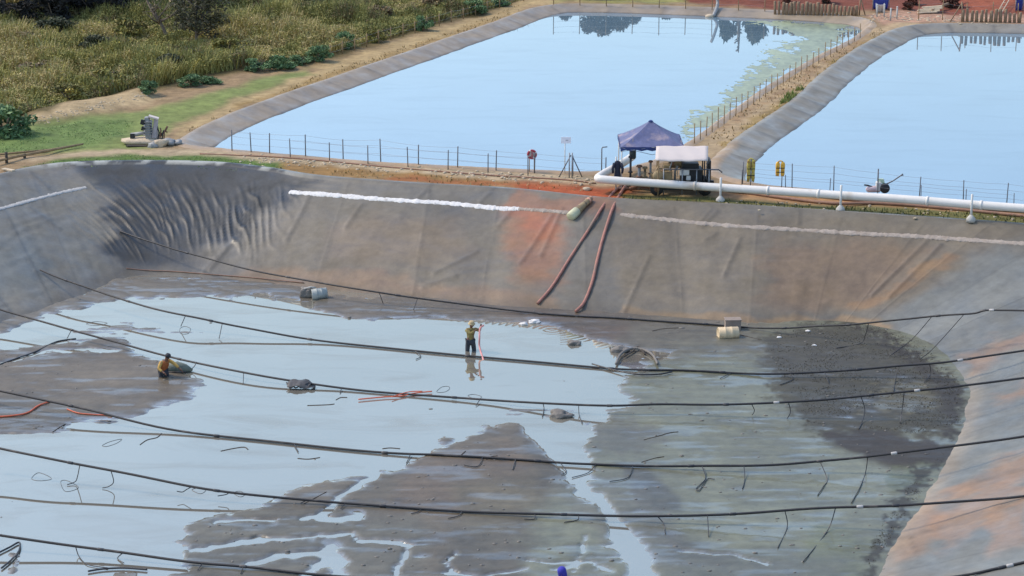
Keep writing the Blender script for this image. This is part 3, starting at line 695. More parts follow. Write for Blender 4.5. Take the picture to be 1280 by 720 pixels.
# ------------------------------------------------------------------ vegetation
def leaf_cloud(n, cl, size, cols, rs, flat=.5):
    """n leaf faces spread through clumps cl=[(centre, radii)]: diamonds, bent a little"""
    cl_c = np.array([c[0] for c in cl]); cl_r = np.array([c[1] for c in cl])
    w = cl_r.prod(1)**.66; k = rs.choice(len(cl), n, p=w/w.sum())
    d = rs.normal(size=(n, 3)); d /= np.linalg.norm(d, axis=1)[:, None]
    r = rs.uniform(.45, 1.08, n)[:, None]
    P = cl_c[k]+d*cl_r[k]*r
    a = rs.normal(size=(n, 3)); a[:, 2] *= flat; a /= np.linalg.norm(a, axis=1)[:, None]
    b = np.cross(a, rs.normal(size=(n, 3))); b /= np.linalg.norm(b, axis=1)[:, None]
    s = size*rs.uniform(.6, 1.4, n)[:, None]
    V = np.stack([P-a*s, P+b*s*.45, P+a*s, P-b*s*.45], 1).reshape(-1, 3)
    cols = np.array([lin(*c) for c in cols]); ck = rs.integers(0, len(cols), len(cl))
    cols = cols*.8; C = cols[ck[k]]*rs.uniform(.7, 1.35, n)[:, None]
    mixk = rs.random(n) < .25; C[mixk] = cols[rs.integers(0, len(cols), mixk.sum())]
    Fq = np.arange(n*4).reshape(-1, 4)
    return V, Fq, np.repeat(C, 4, 0)
def clumps(rx, ry, h, n, rs, z0=.15):
    out = []
    for _ in range(n):
        g = rs.uniform(0, 6.28); q = rs.random()**.5; z = rs.uniform(z0, 1)
        sh = math.sqrt(max(.05, 1-((z-.45)/.62)**2))
        out.append(((math.cos(g)*q*rx*.72*sh, math.sin(g)*q*ry*.72*sh, z*h*.82), (rx*rs.uniform(.22, .4), ry*rs.uniform(.22, .4), h*rs.uniform(.12, .2))))
    return out
GREEN = [(98, 126, 84), (112, 140, 94), (82, 108, 74), (126, 148, 100)]
DARKG = [(80, 84, 62), (92, 92, 68), (70, 74, 56), (112, 108, 78)]
OLIVE = [(136, 132, 74), (156, 146, 76), (120, 114, 68), (176, 160, 82)]
DRY = [(154, 134, 98), (138, 116, 88), (170, 150, 112), (118, 102, 80)]
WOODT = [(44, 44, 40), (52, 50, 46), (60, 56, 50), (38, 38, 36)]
def bush_proto(rx, h, pal, seed, n=520, size=.13):
    rs = np.random.default_rng(seed)
    V, Fq, C = leaf_cloud(n, clumps(rx, rx, h, 16, rs), size, pal, rs)
    V[:, 2] = np.maximum(V[:, 2], .01)
    fo = npmesh('foliage', V, Fq, m_leaf, C, smooth=False)
    mb = MB(); rr = random.Random(seed)
    for k in range(5):
        g = rr.uniform(0, 6.28); q = rx*.5
        mb.tube([(0, 0, -.05), (math.cos(g)*q*.4, math.sin(g)*q*.4, h*.35), (math.cos(g)*q, math.sin(g)*q, h*.75)], [.035, .025, .01], 5)
    st = bpy.data.meshes.new('stems'); st.from_pydata(mb.v, [], mb.f); st.materials.append(m_bark)
    return fo, st
PRO = {}
def bush(name, label, u, v, rx, h, pal, key, cat='bush', group=None, n=1700, size=.085):
    if key not in PRO: PRO[key] = bush_proto(1.0, 1.0, pal, hash(key) % 1000 if False else sum(map(ord, key)), n, size)
    fo, st = PRO[key]; p = hit(u, v) if isinstance(u, (int, float)) and v is not None else u
    t = thing(name, label, cat, (p.x, p.y, p.z-.03), group, random.uniform(0, 6.28)); t.scale = (rx*1.15, rx*random.uniform(1.0, 1.25), h*1.1)
    link('foliage', fo, t); link('stem', st, t); return t
def tree(name, label, p, h, crown_r, pal, seed, group=None, bare=False, leaves=1500, lean=(0, 0), low=.3, bark=None, size=.2):
    rr = random.Random(seed); rs = np.random.default_rng(seed)
    t = thing(name, label, 'tree', p, group); LOCAL.add(t.name)
    top = Vector((lean[0], lean[1], h)); tr = MB()
    pts = [Vector((0, 0, -.1)), Vector((lean[0]*.25+rr.uniform(-.1, .1), lean[1]*.25, h*.3)), Vector((lean[0]*.6+rr.uniform(-.15, .15), lean[1]*.6, h*.62)), top*.97]
    r0 = (h*.022+.04)*(1.35 if bare else 1)
    tr.tube(catmull(pts, 4), [r0*(1-.07*k) for k in range(13)], 8)
    tr.build('trunk', bark or m_bark, t, origin=(0, 0, 0))
    ends = []
    for k in range(14 if bare else 9):
        f = rr.uniform(low+.05, .95); b0 = pts[0].lerp(top, f); g = rr.uniform(0, 6.28); ln = crown_r*rr.uniform(.5, 1.0)*(1.15-f*.5)
        e = b0+Vector((math.cos(g)*ln, math.sin(g)*ln, ln*rr.uniform(.3, .9))); mid = b0.lerp(e, .5)+Vector((0, 0, -.08*ln))
        br = MB(); br.tube([b0, mid, e], [r0*.45, r0*.3, r0*.1], 5); ends.append(e)
        for _ in range(3 if bare else 1):
            e2 = mid+Vector((rr.uniform(-1, 1), rr.uniform(-1, 1), rr.uniform(.1, 1)))*ln*.55
            br.tube([mid, e2], [r0*.22, r0*.06], 4)
        br.build('limb', bark or m_bark, t, origin=(0, 0, 0))
    if leaves:
        cl = [((e.x, e.y, e.z), (crown_r*rr.uniform(.28, .5), crown_r*rr.uniform(.28, .5), crown_r*rr.uniform(.22, .4))) for e in ends]
        for _ in range(8):
            g = rr.uniform(0, 6.28); z = rr.uniform(low, 1.0); q = crown_r*rr.uniform(.1, .75)
            cl.append(((math.cos(g)*q+lean[0]*z, math.sin(g)*q+lean[1]*z, h*z), (crown_r*.35, crown_r*.35, crown_r*.3)))
        V, Fq, C = leaf_cloud(leaves, cl, size, pal, rs)
        link('crown', npmesh('crown', V, Fq, m_leaf, C, smooth=False), t)
    return t

# tall dry scrub: uncountable blades and leaves over the upper left slope
SCRUB = [(-200, -60), (640, -60), (652, 1), (560, 26), (470, 52), (400, 71), (335, 80), (262, 93), (172, 114), (110, 127), (45, 145), (-200, 160)]
SW = np.array([tuple(onz(*p))[:2] for p in SCRUB])
def scatter(poly, dens):
    lo, hi = poly.min(0), poly.max(0); n = int((hi-lo).prod()*dens)
    P = RNG.uniform(lo, hi, (n, 2)); return P[sdf(P[:, 0], P[:, 1], poly) > 0]
P = scatter(SW, 220)
pu, pv = proj(P[:, 0], P[:, 1], np.zeros(len(P)))
def hummock(x, y): return np.clip(.55+fbm(x*.38, y*.27, 401, 3)*2.2+fbm(x*1.3, y*.9, 405, 3)*.6, .15, 1.5)
hm = hummock(P[:, 0], P[:, 1])
kind = fbm(P[:, 0]*.28+30, P[:, 1]*.20, 411, 4); kind2 = fbm(P[:, 0]*1.2, P[:, 1]*.8, 421, 3)
straw = sstep(190, 20, pu+np.abs(pv-95)*1.5)*.22
pal = np.array([lin(146, 138, 80), lin(136, 132, 76), lin(122, 120, 70), lin(172, 154, 108), lin(118, 102, 72), lin(98, 102, 62)])
n = len(P); rr_ = RNG.random(n)
tone = kind+kind2*.6+straw
k = np.where(tone > .13, np.where(rr_ < .6, 3, 0), np.where(tone > .0, np.where(rr_ < .6, 0, 1), np.where(tone > -.14, np.where(rr_ < .5, 1, 2), np.where(rr_ < .5, 4, 5))))
C = pal[k]*RNG.uniform(.85, 1.15, n)[:, None]*np.array([1.05, 1.05, 1.0])
C[(RNG.random(n) < .03) & (pu < 340) & (pv > 40)] = lin(186, 170, 74)
# half of it blades, half small leaves gathered on hummocks
nb = n*2//5
g = RNG.uniform(0, 6.28, nb); hb = hm[:nb]*RNG.uniform(.75, 1.3, nb); ln = hb*RNG.uniform(.2, .8, nb); w = RNG.uniform(.015, .035, nb)
base = np.c_[P[:nb], np.zeros(nb)]; tip = base+np.c_[np.cos(g)*ln, np.sin(g)*ln, hb]; side = np.c_[-np.sin(g)*w, np.cos(g)*w, 0*w]
V1 = np.stack([base-side, base+side, tip+side*.3, tip-side*.3], 1).reshape(-1, 3)
nl = n-nb; Pl = P[nb:]; zl = hm[nb:]*RNG.random(nl)**.35
c0 = np.c_[Pl, zl]; a_ = RNG.normal(size=(nl, 3)); a_[:, 2] *= .45; a_ /= np.linalg.norm(a_, axis=1)[:, None]
b_ = np.cross(a_, RNG.normal(size=(nl, 3))*[.5, .5, 1]); b_ /= np.linalg.norm(b_, axis=1)[:, None]
sz = RNG.uniform(.04, .095, nl)[:, None]
V2 = np.stack([c0-a_*sz, c0+b_*sz*.5, c0+a_*sz, c0-b_*sz*.5], 1).reshape(-1, 3); V2[:, 2] = np.maximum(V2[:, 2], .0)
Vs = np.concatenate([V1, V2])
tag(link('tall_dry_grass', npmesh('tall_dry_grass', Vs, np.arange(len(Vs)).reshape(-1, 4), m_leaf, np.repeat(C, 4, 0), smooth=False)), 'tall olive and straw scrub grass covering the upper left slope', 'scrub', kind='stuff')

# short turf and weeds
def turf(name, label, polys, dens, h, pal):
    Vs = []; Cs = []
    for pol in polys:
        PP = scatter(np.array([tuple(onz(*p))[:2] for p in pol]), dens)
        PP = PP[near_loop(PP[:, 0], PP[:, 1]) > .35]
        PP = PP[fbm(PP[:, 0]*.9, PP[:, 1]*.9, 433, 3) > -.12]
        n = len(PP); zz = np.array([gz_at(x, y) for x, y in PP]) if n < 60000 else np.zeros(n)
        g = RNG.uniform(0, 6.28, n); hh = h*RNG.uniform(.4, 1.3, n); w = RNG.uniform(.02, .05, n)
        b = np.c_[PP, zz-.01]; s = np.c_[np.cos(g)*w, np.sin(g)*w, 0*w]
        t = b+np.c_[RNG.normal(0, .4, n)*hh, RNG.normal(0, .4, n)*hh, hh]
        Vs.append(np.stack([b-s, b+s, t], 1).reshape(-1, 3)); cc = np.array([lin(*c) for c in pal])
        Cs.append(np.repeat(cc[RNG.integers(0, len(cc), n)]*RNG.uniform(.7, 1.25, n)[:, None], 3, 0))
    Vs = np.concatenate(Vs); Cs = np.concatenate(Cs)
    tag(link(name, npmesh(name, Vs, np.arange(len(Vs)).reshape(-1, 3), m_leaf, Cs, smooth=False)), label, 'grass', kind='stuff')
turf('short_green_grass', 'short green grass on the left lawn and along the pit rim',
     [[(-60, 176), (20, 164), (110, 152), (168, 152), (150, 172), (90, 185), (-60, 196)], [(20, 211), (60, 202), (150, 194), (240, 195), (350, 206), (350, 214), (180, 202), (50, 210)]], 60, .05, [(132, 156, 90), (106, 130, 70), (132, 146, 88), (94, 118, 64)])
turf('rim_weeds', 'low weeds along the rim under the white pipe', [[(780, 246), (900, 250), (1300, 272), (1300, 285), (900, 257), (780, 252)]], 30, .16, [(92, 98, 54), (74, 84, 46), (122, 110, 64), (64, 70, 42)])
turf('dry_bank_grass', 'dry brown grass on the banks beside the ponds', [[(230, 162), (392, 96), (560, 40), (650, 6), (650, 14), (560, 48), (450, 85), (300, 134), (230, 170)], [(905, 184), (1000, 118), (1062, 66), (1110, 40), (1100, 36), (1010, 84), (930, 134), (880, 180)],
     [(350, 205), (640, 228), (740, 234), (740, 239), (640, 236), (350, 215)]], 14, .12, [(160, 134, 92), (138, 112, 68), (120, 100, 58), (176, 152, 112)])
turf('bund_green_tuft', 'green weed patch on the bund beside the right pond', [[(972, 134), (1000, 122), (1008, 116), (1004, 108), (985, 116)]], 120, .25, [(104, 118, 58), (122, 132, 70)])

# rubble line between the track and the first pond
st = MB(); rr = random.Random(5)
for _ in range(330):
    u = rr.uniform(300, 745); v = 193+(u-300)*.068+rr.gauss(5, 3.2); r = rr.uniform(.02, .075)
    p = onz(u, v); st.blob((p.x, p.y, r*.3), (r*rr.uniform(1, 1.7), r, r*.7), rr.random(), 1)
for _ in range(150):
    u = rr.uniform(45, 185); v = 151-(u-45)*.235+rr.gauss(0, 2.5); r = rr.uniform(.02, .06); p = hit(u, v)
    st.blob((p.x, p.y, p.z), (r*1.6, r, r*.6), rr.random(), 1)
for _ in range(60):
    u = rr.uniform(900, 1280); v = 250+(u-900)*.05+rr.gauss(3, 4); r = rr.uniform(.02, .06); p = onz(u, v)
    st.blob((p.x, p.y, r*.3), (r*1.5, r, r*.7), rr.random(), 1)
for _ in range(130):
    u = rr.uniform(1085, 1240); v = 22+rr.gauss(0, 2.5)+(u-1085)*.02; r = rr.uniform(.03, .1); p = hit(u, v)
    st.blob((p.x, p.y, p.z), (r*1.6, r, r*.6), rr.random(), 1)
o = st.build('rubble', m_stone); tag(o, 'pale scattered stones along the tracks and eroded edges', 'stones', kind='stuff')

# bushes that stand out
B = [((6, 168), 1.55, 1.7, GREEN, 'ga', 'big dark green round bush at the left edge above the lawn'),
     ((185, 116), .7, .7, GREEN, 'gb', 'small green bush beside the sandy eroded edge'),
     ((240, 106), .85, .6, GREEN, 'gb', 'low spreading green bush at the tip of the scrub'),
     ((262, 104), .7, .45, GREEN, 'gc', 'flat green bush right of the low spreading one'),
     ((322, 88), .8, .75, GREEN, 'ga', 'green bush left in the pair above the mown bank'),
     ((350, 86), .9, .85, GREEN, 'gc', 'broader green bush beside the first fence post'),
     ((400, 76), .8, .95, GREEN, 'gb', 'bright green bush at the start of the bank fence'),
     ((375, 80), .7, .6, GREEN, 'ga', 'low green bush just left of the bank fence'),
     ((432, 60), .8, 1.0, GREEN, 'gc', 'rounded green bush behind the bank fence'),
     ((470, 52), .7, .8, OLIVE, 'oa', 'olive bush behind the bank fence'),
     ((530, 38), .6, 1.0, GREEN, 'ga', 'upright blue green bush halfway along the bank fence'),
     ((592, 16), .9, .9, GREEN, 'gb', 'green bush at the far end of the bank fence'),
     ((622, 8), .9, .8, GREEN, 'gc', 'green bush by the far left pond corner'),
     ((130, 108), 1.1, 1.0, OLIVE, 'oa', 'yellow flecked bush above the sandy eroded edge'),
     ((85, 125), 1.1, .9, OLIVE, 'ob', 'yellow flecked bush nearest the big green bush'),
     ((215, 92), 1.0, 1.1, DARKG, 'da', 'dark brownish bush below the leaning dead tree'),
     ((285, 66), 1.1, .9, OLIVE, 'oa', 'yellow green bush right of the dark tree'),
     ((340, 40), 1.2, 1.0, OLIVE, 'ob', 'olive bush in the middle of the scrub'),
     ((400, 15), 1.3, 1.2, DARKG, 'da', 'dark green bush at the top edge of the scrub'),
     ((470, 22), 1.1, .9, DRY, 'ya', 'straw coloured bush near the top of the scrub'),
     ((545, 10), 1.1, 1.1, DRY, 'ya', 'dry brown bush near the far end of the scrub'),
     ((50, 92), 1.1, .8, DRY, 'ya', 'pale dry bush at the left of the scrub'),
     ((30, 60), 1.3, 1.0, DRY, 'yb', 'brownish dry bush under the dark wood'),
     ((120, 62), 1.3, 1.0, DARKG, 'db', 'dark bush at the foot of the wood'),
     ((165, 48), 1.3, 1.3, OLIVE, 'ob', 'olive bush left of the leaning dead tree'),
     ((70, 48), 1.4, 1.3, DARKG, 'da', 'blackish bush below the wood at the left')]
for (uv, rx, h, pal, key, lab) in B: bush('bush', lab, uv[0], uv[1], rx, h, pal, key, group='bushes on the scrub slope')
# bushes on the far bank that show mainly as reflections
for i, (u, rx, h, lab) in enumerate([(705, .5, .75, 'low twiggy bush at the left end of the far bank'), (735, .8, 1.35, 'brown twiggy bush left on the far bank'), (755, .9, 1.45, 'tallest brown twiggy bush on the far bank'), (778, .8, 1.3, 'brown twiggy bush in the middle of the far bank'),
                                    (795, .5, .9, 'small brown twiggy bush right of the far bank clump'), (835, .6, .7, 'low brown bush near the grey outfall pipe'), (855, .6, .6, 'lowest brown bush near the grey outfall pipe')]):
    p = onz(u, -4); p.z = gz_at(p.x, p.y); bush('bush', lab, p, None, rx*1.3, h*1.45, [(104, 92, 74), (88, 78, 64), (120, 106, 84), (76, 68, 58)], 'tw', group='bushes on the far bank', n=1300, size=.09)
for u, rx, h, lab in ((912, .9, 2.5, 'dark bush left of the pale trunk on the far bank'), (943, 1.1, 2.5, 'dark bush right of the pale trunk on the far bank')):
    p = onz(u, -8); p.z = gz_at(p.x, p.y); bush('bush', lab, p, None, rx, h, DARKG, 'dk', group='bushes on the far bank', n=900, size=.12)
p = onz(925, -6); p.z = gz_at(p.x, p.y)
tree('stump_tree', 'pale bare forked trunk between two dark bushes on the far bank', p, 3.5, .5, DRY, 61, leaves=0, bare=True)

# the wood and single trees, upper left
tree('dead_tree', 'leaning grey dead tree with bare branches in the scrub', hit(212, 52), 2.9, 1.5, DRY, 11, bare=True, leaves=120, lean=(-1.5, .2), low=.35, size=.08)
tree('scrub_tree', 'dark olive leafy tree right of the dead tree', hit(246, 56), 3.0, 1.7, [(78, 76, 56), (92, 88, 62), (64, 62, 50), (104, 98, 68)], 12, leaves=2600, low=.15, size=.11)
rr = random.Random(21)
woodl = ['dark tree at the left edge of the shadowy wood', 'dark tree of the shadowy wood above the pale dry bush', 'dark tree in the middle of the shadowy wood', 'dark tree of the wood left of the pale trunk', 'tree with a pale grey trunk standing out of the dark wood',
         'dark tree just right of the pale trunk', 'thinner tree with a pale trunk at the right of the wood', 'dark tree at the right end of the shadowy wood']
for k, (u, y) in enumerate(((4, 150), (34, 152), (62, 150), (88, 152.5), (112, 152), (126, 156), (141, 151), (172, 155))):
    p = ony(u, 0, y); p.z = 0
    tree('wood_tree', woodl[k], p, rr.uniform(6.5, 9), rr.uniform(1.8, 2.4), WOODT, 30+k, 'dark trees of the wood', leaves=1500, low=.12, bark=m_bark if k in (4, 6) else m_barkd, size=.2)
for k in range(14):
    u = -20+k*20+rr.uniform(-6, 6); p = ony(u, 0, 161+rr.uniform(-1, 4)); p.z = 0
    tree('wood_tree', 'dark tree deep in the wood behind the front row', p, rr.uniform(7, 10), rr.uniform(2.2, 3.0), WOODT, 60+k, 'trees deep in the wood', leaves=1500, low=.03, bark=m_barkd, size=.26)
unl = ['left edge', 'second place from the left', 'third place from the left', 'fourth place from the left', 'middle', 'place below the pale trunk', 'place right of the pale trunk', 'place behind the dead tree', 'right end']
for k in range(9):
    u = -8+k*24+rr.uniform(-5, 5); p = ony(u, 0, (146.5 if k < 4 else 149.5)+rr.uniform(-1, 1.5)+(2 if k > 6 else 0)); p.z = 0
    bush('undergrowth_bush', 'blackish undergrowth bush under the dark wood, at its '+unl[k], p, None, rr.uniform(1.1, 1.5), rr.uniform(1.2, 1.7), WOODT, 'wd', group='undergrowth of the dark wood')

# ------------------------------------------------------------------ strips of ballast lying on the liner
def strip(name, label, pts, w, m):
    P = catmull([hit(*p) for p in pts], 40); V = []; n = 7; rr = random.Random(len(pts)*7)
    mb = MB(); vs = []; fs = []
    for i, p in enumerate(P):
        t = (P[min(i+1, len(P)-1)]-P[max(i-1, 0)]).normalized(); s = t.cross(Vector((0, -.35, .94))).normalized()
        u_ = s.cross(t); 
        if u_.z < 0: u_ = -u_
        k = (.72+.5*float(vnoise(np.array([i*.33]), np.array([w*40]), 5)[0])+rr.uniform(-.12, .12))
        if i in (0, len(P)-1): k *= .3
        q = Vector(hit(*proj1(p))); jit = rr.uniform(-.02, .02)
        for j in range(n):
            a = math.pi*j/(n-1); vs.append(q+s*(math.cos(a)*w*k+jit)+u_*(math.sin(a)*.045*k*rr.uniform(.7, 1.2)-.008))
    for i in range(len(P)-1):
        for j in range(n-1): fs.append((i*n+j, i*n+j+1, (i+1)*n+j+1, (i+1)*n+j))
    mb.add(vs, fs, True); o = mb.build(name, m, None, origin=P[0]); return tag(o, label, 'ballast strip', 'ballast strips on the pit liner')
def proj1(p):
    a, b = proj(np.array([p.x]), np.array([p.y]), np.array([p.z])); return float(a[0]), float(b[0])
strip('ballast_strip', 'bright white ballast strip across the back liner wall', [(361, 240), (420, 244), (480, 249), (560, 254), (620, 260), (650, 261)], .17, m_strip)
strip('ballast_strip', 'rust tinted end of the ballast strip beside the red earth stain', [(648, 261), (680, 263), (712, 266)], .13, m_strip2)
strip('ballast_strip', 'pinkish white ballast strip on the back wall right of the hoses', [(775, 268), (830, 274), (900, 281), (980, 286), (1060, 291), (1140, 295), (1200, 299), (1290, 305)], .15, m_strip2)
strip('ballast_strip', 'pale ballast strip on the left liner wall', [(-30, 268), (0, 261), (40, 250), (75, 241), (108, 234)], .13, m_strip3)

# ------------------------------------------------------------------ black aeration pipes slung across the pit
def ctl(pts, ys):
    xs = [a for a, _ in ys]; yy = [b for _, b in ys]; out = []
    for u, v in pts:
        y = float(np.interp(u, xs, yy)); out.append(ony(u, v, y))
    return out
def clampz(p, r):
    z = ZS+.004+r
    for b in (bvhs[1], BVMUD):
        h = b.ray_cast(Vector((p.x, p.y, 5)), Vector((0, 0, -1)))
        if h[0] is not None: z = max(z, h[0].z+r)
    p.z = max(p.z, z); return p
PIPES = [
 ('black aeration pipe farthest back, anchored on the folded liner corner', .036,
  [(150, 290), (195, 304), (240, 318), (340, 343), (440, 360), (560, 378), (700, 398), (780, 406), (850, 411), (930, 411), (1000, 409), (1060, 406), (1150, 397), (1215, 391), (1240, 388), (1300, 388)],
  [(150, 96.8), (300, 92), (440, 89.4), (555, 88.4), (850, 86.2), (930, 85.4), (1300, 80.4)],
  [[(1083, 405), (1082, 418), (1075, 430), (1045, 436)], [(1163, 398), (1140, 424), (1112, 446)], [(1205, 392), (1168, 434), (1150, 450)], [(480, 366), (479, 380)], [(520, 373), (517, 388)]], [(1239, 388)]),
 ('black aeration pipe second from the back, rising to the left liner wall', .04,
  [(50, 338), (100, 356), (160, 377), (240, 396), (320, 412), (440, 432), (600, 448), (740, 460), (850, 467), (960, 468), (1100, 460), (1200, 450), (1300, 435)],
  [(50, 91.4), (120, 88.6), (220, 85.6), (420, 83.4), (740, 80.3), (960, 79.2), (1300, 78.8)],
  [[(1120, 460), (1119, 478), (1117, 490)], [(992, 468), (991, 475), (975, 482)], [(1163, 455), (1163, 468), (1155, 479)], [(908, 468), (900, 474)], [(522, 441), (526, 446), (520, 450)], [(1037, 465), (1036, 480)], [(230, 394), (226, 408)], [(278, 404), (274, 424)]], [(1198, 449)]),
 ('black aeration pipe third from the back, passing behind the orange vested worker', .04,
  [(-20, 381), (0, 387), (100, 415), (200, 443), (330, 470), (440, 487), (600, 500), (750, 506), (850, 506), (1000, 502), (1130, 490), (1300, 470)],
  [(-20, 86.6), (200, 81.4), (330, 78.6), (450, 77.5), (750, 74.9), (1000, 74.4), (1300, 74.2)],
  [[(945, 505), (943, 513), (940, 519)], [(990, 503), (988, 515), (984, 524)], [(1080, 497), (1081, 512), (1077, 530), (1073, 537)], [(1128, 491), (1128, 510), (1125, 530)], [(675, 504), (680, 512), (678, 522)], [(722, 506), (724, 520), (728, 530)], [(425, 485), (425, 492)], [(595, 500), (595, 508)], [(88, 411), (84, 424)], [(305, 465), (304, 480)]], [(1155, 486), (975, 504)]),
 ('black aeration pipe fourth from the back, over the tip of the mud bank', .04,
  [(-20, 484), (0, 488), (100, 510), (240, 542), (400, 560), (560, 575), (700, 582), (850, 583), (980, 580), (1100, 570), (1300, 541)],
  [(-20, 76), (160, 73.4), (480, 70.6), (850, 69), (1300, 68.4)],
  [[(882, 583), (882, 598), (876, 606), (870, 612), (874, 614), (884, 600), (893, 600)], [(932, 582), (931, 600), (928, 612)], [(1030, 577), (1034, 600), (1030, 608), (1022, 620)], [(1083, 571), (1082, 590), (1075, 610), (1064, 630)], [(738, 584), (735, 592), (715, 598)], [(787, 584), (785, 598), (762, 603)], [(705, 583), (708, 590), (702, 594)],
   [(508, 571), (508, 580)], [(598, 578), (597, 584), (580, 582)], [(374, 558), (373, 566)], [(640, 580), (641, 588)]], [(1120, 567)]),
 ('black aeration pipe fifth from the back, with S shaped hanging tubes at the left', .04,
  [(-20, 557), (0, 561), (100, 580), (240, 608), (400, 627), (560, 638), (740, 645), (900, 643), (1060, 634), (1200, 627), (1300, 620)],
  [(-20, 69), (100, 67.8), (250, 66.4), (740, 64.5), (1300, 63.4)],
  [[(827, 645), (829, 655), (832, 668)], [(882, 644), (886, 672)], [(985, 639), (984, 660), (972, 686)], [(1041, 635), (1034, 665), (1004, 703)], [(95, 579), (97, 595), (94, 602), (84, 607)], [(143, 588), (142, 602), (136, 608), (128, 611)], [(234, 606), (233, 612), (228, 615), (221, 614)], [(283, 613), (283, 618), (272, 620)],
   [(425, 629), (426, 637)], [(522, 636), (522, 641), (514, 643)], [(575, 639), (573, 646), (560, 649)], [(673, 644), (668, 650), (655, 650)], [(725, 646), (722, 651), (705, 654)], [(378, 625), (376, 630)]], [(1082, 633)]),
 ('black aeration pipe nearest the viewer, leaving through the lower edge', .04,
  [(-20, 664), (0, 668), (140, 690), (280, 706), (400, 719), (600, 733), (800, 740), (1000, 735), (1200, 720), (1300, 708)],
  [(-20, 62.4), (400, 60), (800, 59), (1300, 58)],
  [[(97, 684), (99, 697), (110, 707), (135, 711)], [(147, 691), (147, 699), (155, 705)], [(248, 703), (247, 714)], [(302, 709), (301, 718)]], [(1262, 715)])]
m_coup = mat('grubby_white', lin(168, 164, 158), .6, var=.2)
for lab, r, pts, ys, drops, coups in PIPES:
    rk = random.Random(len(lab)); P = catmull(ctl(pts, ys), 10)
    for i_ in range(len(P)): P[i_] = P[i_]+Vector((0, .05*math.sin(i_*.37+len(lab)), .022*math.sin(i_*.61+len(lab))+rk.uniform(-.012, .012)))
    lo_ = [clampz(Vector((p.x, p.y, -9)), r).z for p in P]
    z_ = [max(p.z, l) for p, l in zip(P, lo_)]
    for _ in range(12): z_ = [z_[0]]+[max((z_[i-1]+2*z_[i]+z_[i+1])/4, lo_[i]) for i in range(1, len(z_)-1)]+[z_[-1]]
    for p, z in zip(P, z_): p.z = z
    t = thing('aeration_pipe', lab, 'pipe', P[0], 'aeration pipes across the pit')
    MB().tube(P, r, 8).build('pipe', m_blackd, t)
    for j_ in range(6+len(lab) % 5, len(P)-4, 13):
        d = (P[j_+1]-P[j_-1]).normalized(); MB().tube([P[j_]-d*.11, P[j_]-d*.08, P[j_]+d*.08, P[j_]+d*.11], [r*1.05, r*1.3, r*1.3, r*1.05], 8).build('sleeve', m_black, t)
    for d in drops:
        y = float(np.interp(d[0][0], [a for a, _ in ys], [b for _, b in ys])); q = []
        for i, (u, v) in enumerate(d):
            p = ony(u, v, y-.02*i)
            if p.z < ZS+.04:
                p = hit(u, v); p.z += .03
            q.append(clampz(p, .02) if i else min(P, key=lambda s: (s-p).length).copy())
        MB().tube(catmull(q, 6), .015, 6).build('drop_tube', m_black, t)
    for u, v in coups:
        k = min(range(1, len(P)-1), key=lambda j: abs(proj1(P[j])[0]-u)); d = (P[k+1]-P[k-1]).normalized()
        o = MB().tube([P[k]-d*.1, P[k]-d*.07, P[k]+d*.07, P[k]+d*.1], [r*1.1, r*1.4, r*1.4, r*1.1], 10).build('coupling', m_coup, t); o['label'] = 'white coupling'

def hose(name, label, pts, r, m, cat='hose', group=None, lift=0.0, ring=False, sub=8):
    P = catmull([hit(*p, r+lift) if len(p) == 2 else Vector(p) for p in pts], sub, ring)
    if ring: P.append(P[0])
    o = MB().tube(P, r, 8).build(name, m, None, origin=P[0]); return tag(o, label, cat, group)
hose('discharge_hose', 'left red discharge hose running down the back liner wall', [(778, 234), (768, 241), (752, 262), (735, 290), (712, 325), (690, 360), (672, 381)], .062, m_redhose)
hose('discharge_hose', 'right red discharge hose bending into the mud at the wall foot', [(784, 232), (778, 240), (766, 262), (755, 295), (747, 325), (740, 355), (730, 380), (720, 391)], .068, m_redhose)
hose('ground_hose', 'brown hose on the ground nearest the white pipe', [(770, 238), (850, 236), (930, 240), (1010, 246), (1080, 253), (1160, 258), (1290, 267)], .07, m_brhose, group='brown hoses beside the white pipe')
hose('ground_hose', 'brown hose curving lowest beside the white pipe', [(900, 238), (970, 248), (1040, 256), (1100, 256), (1180, 262), (1290, 273)], .07, m_brhose, group='brown hoses beside the white pipe')
hose('ground_hose', 'dark hose half hidden behind the white pipe', [(820, 232), (900, 236), (1000, 242), (1120, 252), (1290, 264)], .06, m_blackd, group='brown hoses beside the white pipe')
hose('edge_hose', 'thin hose lying along the sandy track beside the first pond', [(250, 193), (360, 198), (480, 209), (600, 219), (700, 225), (745, 230)], .035, m_brhose)
hose('orange_hose', 'orange hose lying on the mud at the left edge', [(-10, 522), (12, 521), (34, 517), (48, 508), (62, 503)], .03, m_orange)
hose('orange_hose', 'short faded orange hose end at the shore of the left mud bank', [(84, 512), (98, 517), (120, 519), (140, 520)], .022, m_orange)
hose('orange_hose', 'loose orange hose tangled with the third pipe', [(448, 501), (480, 498), (500, 497), (520, 493), (540, 491)], .025, m_orange, lift=.03)
hose('orange_hose', 'thin orange hose lying crosswise over the tangled one', [(490, 499), (510, 493), (528, 492)], .02, m_orange, lift=.07)
hose('suction_hose', 'thin reddish hose lying along the foot of the back corner', [(158, 336), (180, 338), (220, 340), (270, 344), (320, 348), (380, 354)], .02, m_brhose)
hose('loose_hose', 'black hose with curved end lying on the mud behind the left worker', [(0, 456), (20, 449), (45, 440), (70, 428), (95, 424)], .025, m_black)
hose('loose_hose', 'black hose bowing out below the second pipe', [(740, 457), (765, 464), (795, 470), (822, 470), (840, 467)], .03, m_black, lift=.04)
hose('loose_hose', 'dark hose end on the mud near the lower left edge', [(110, 716), (130, 713), (155, 712), (184, 714)], .03, m_black, lift=.02)
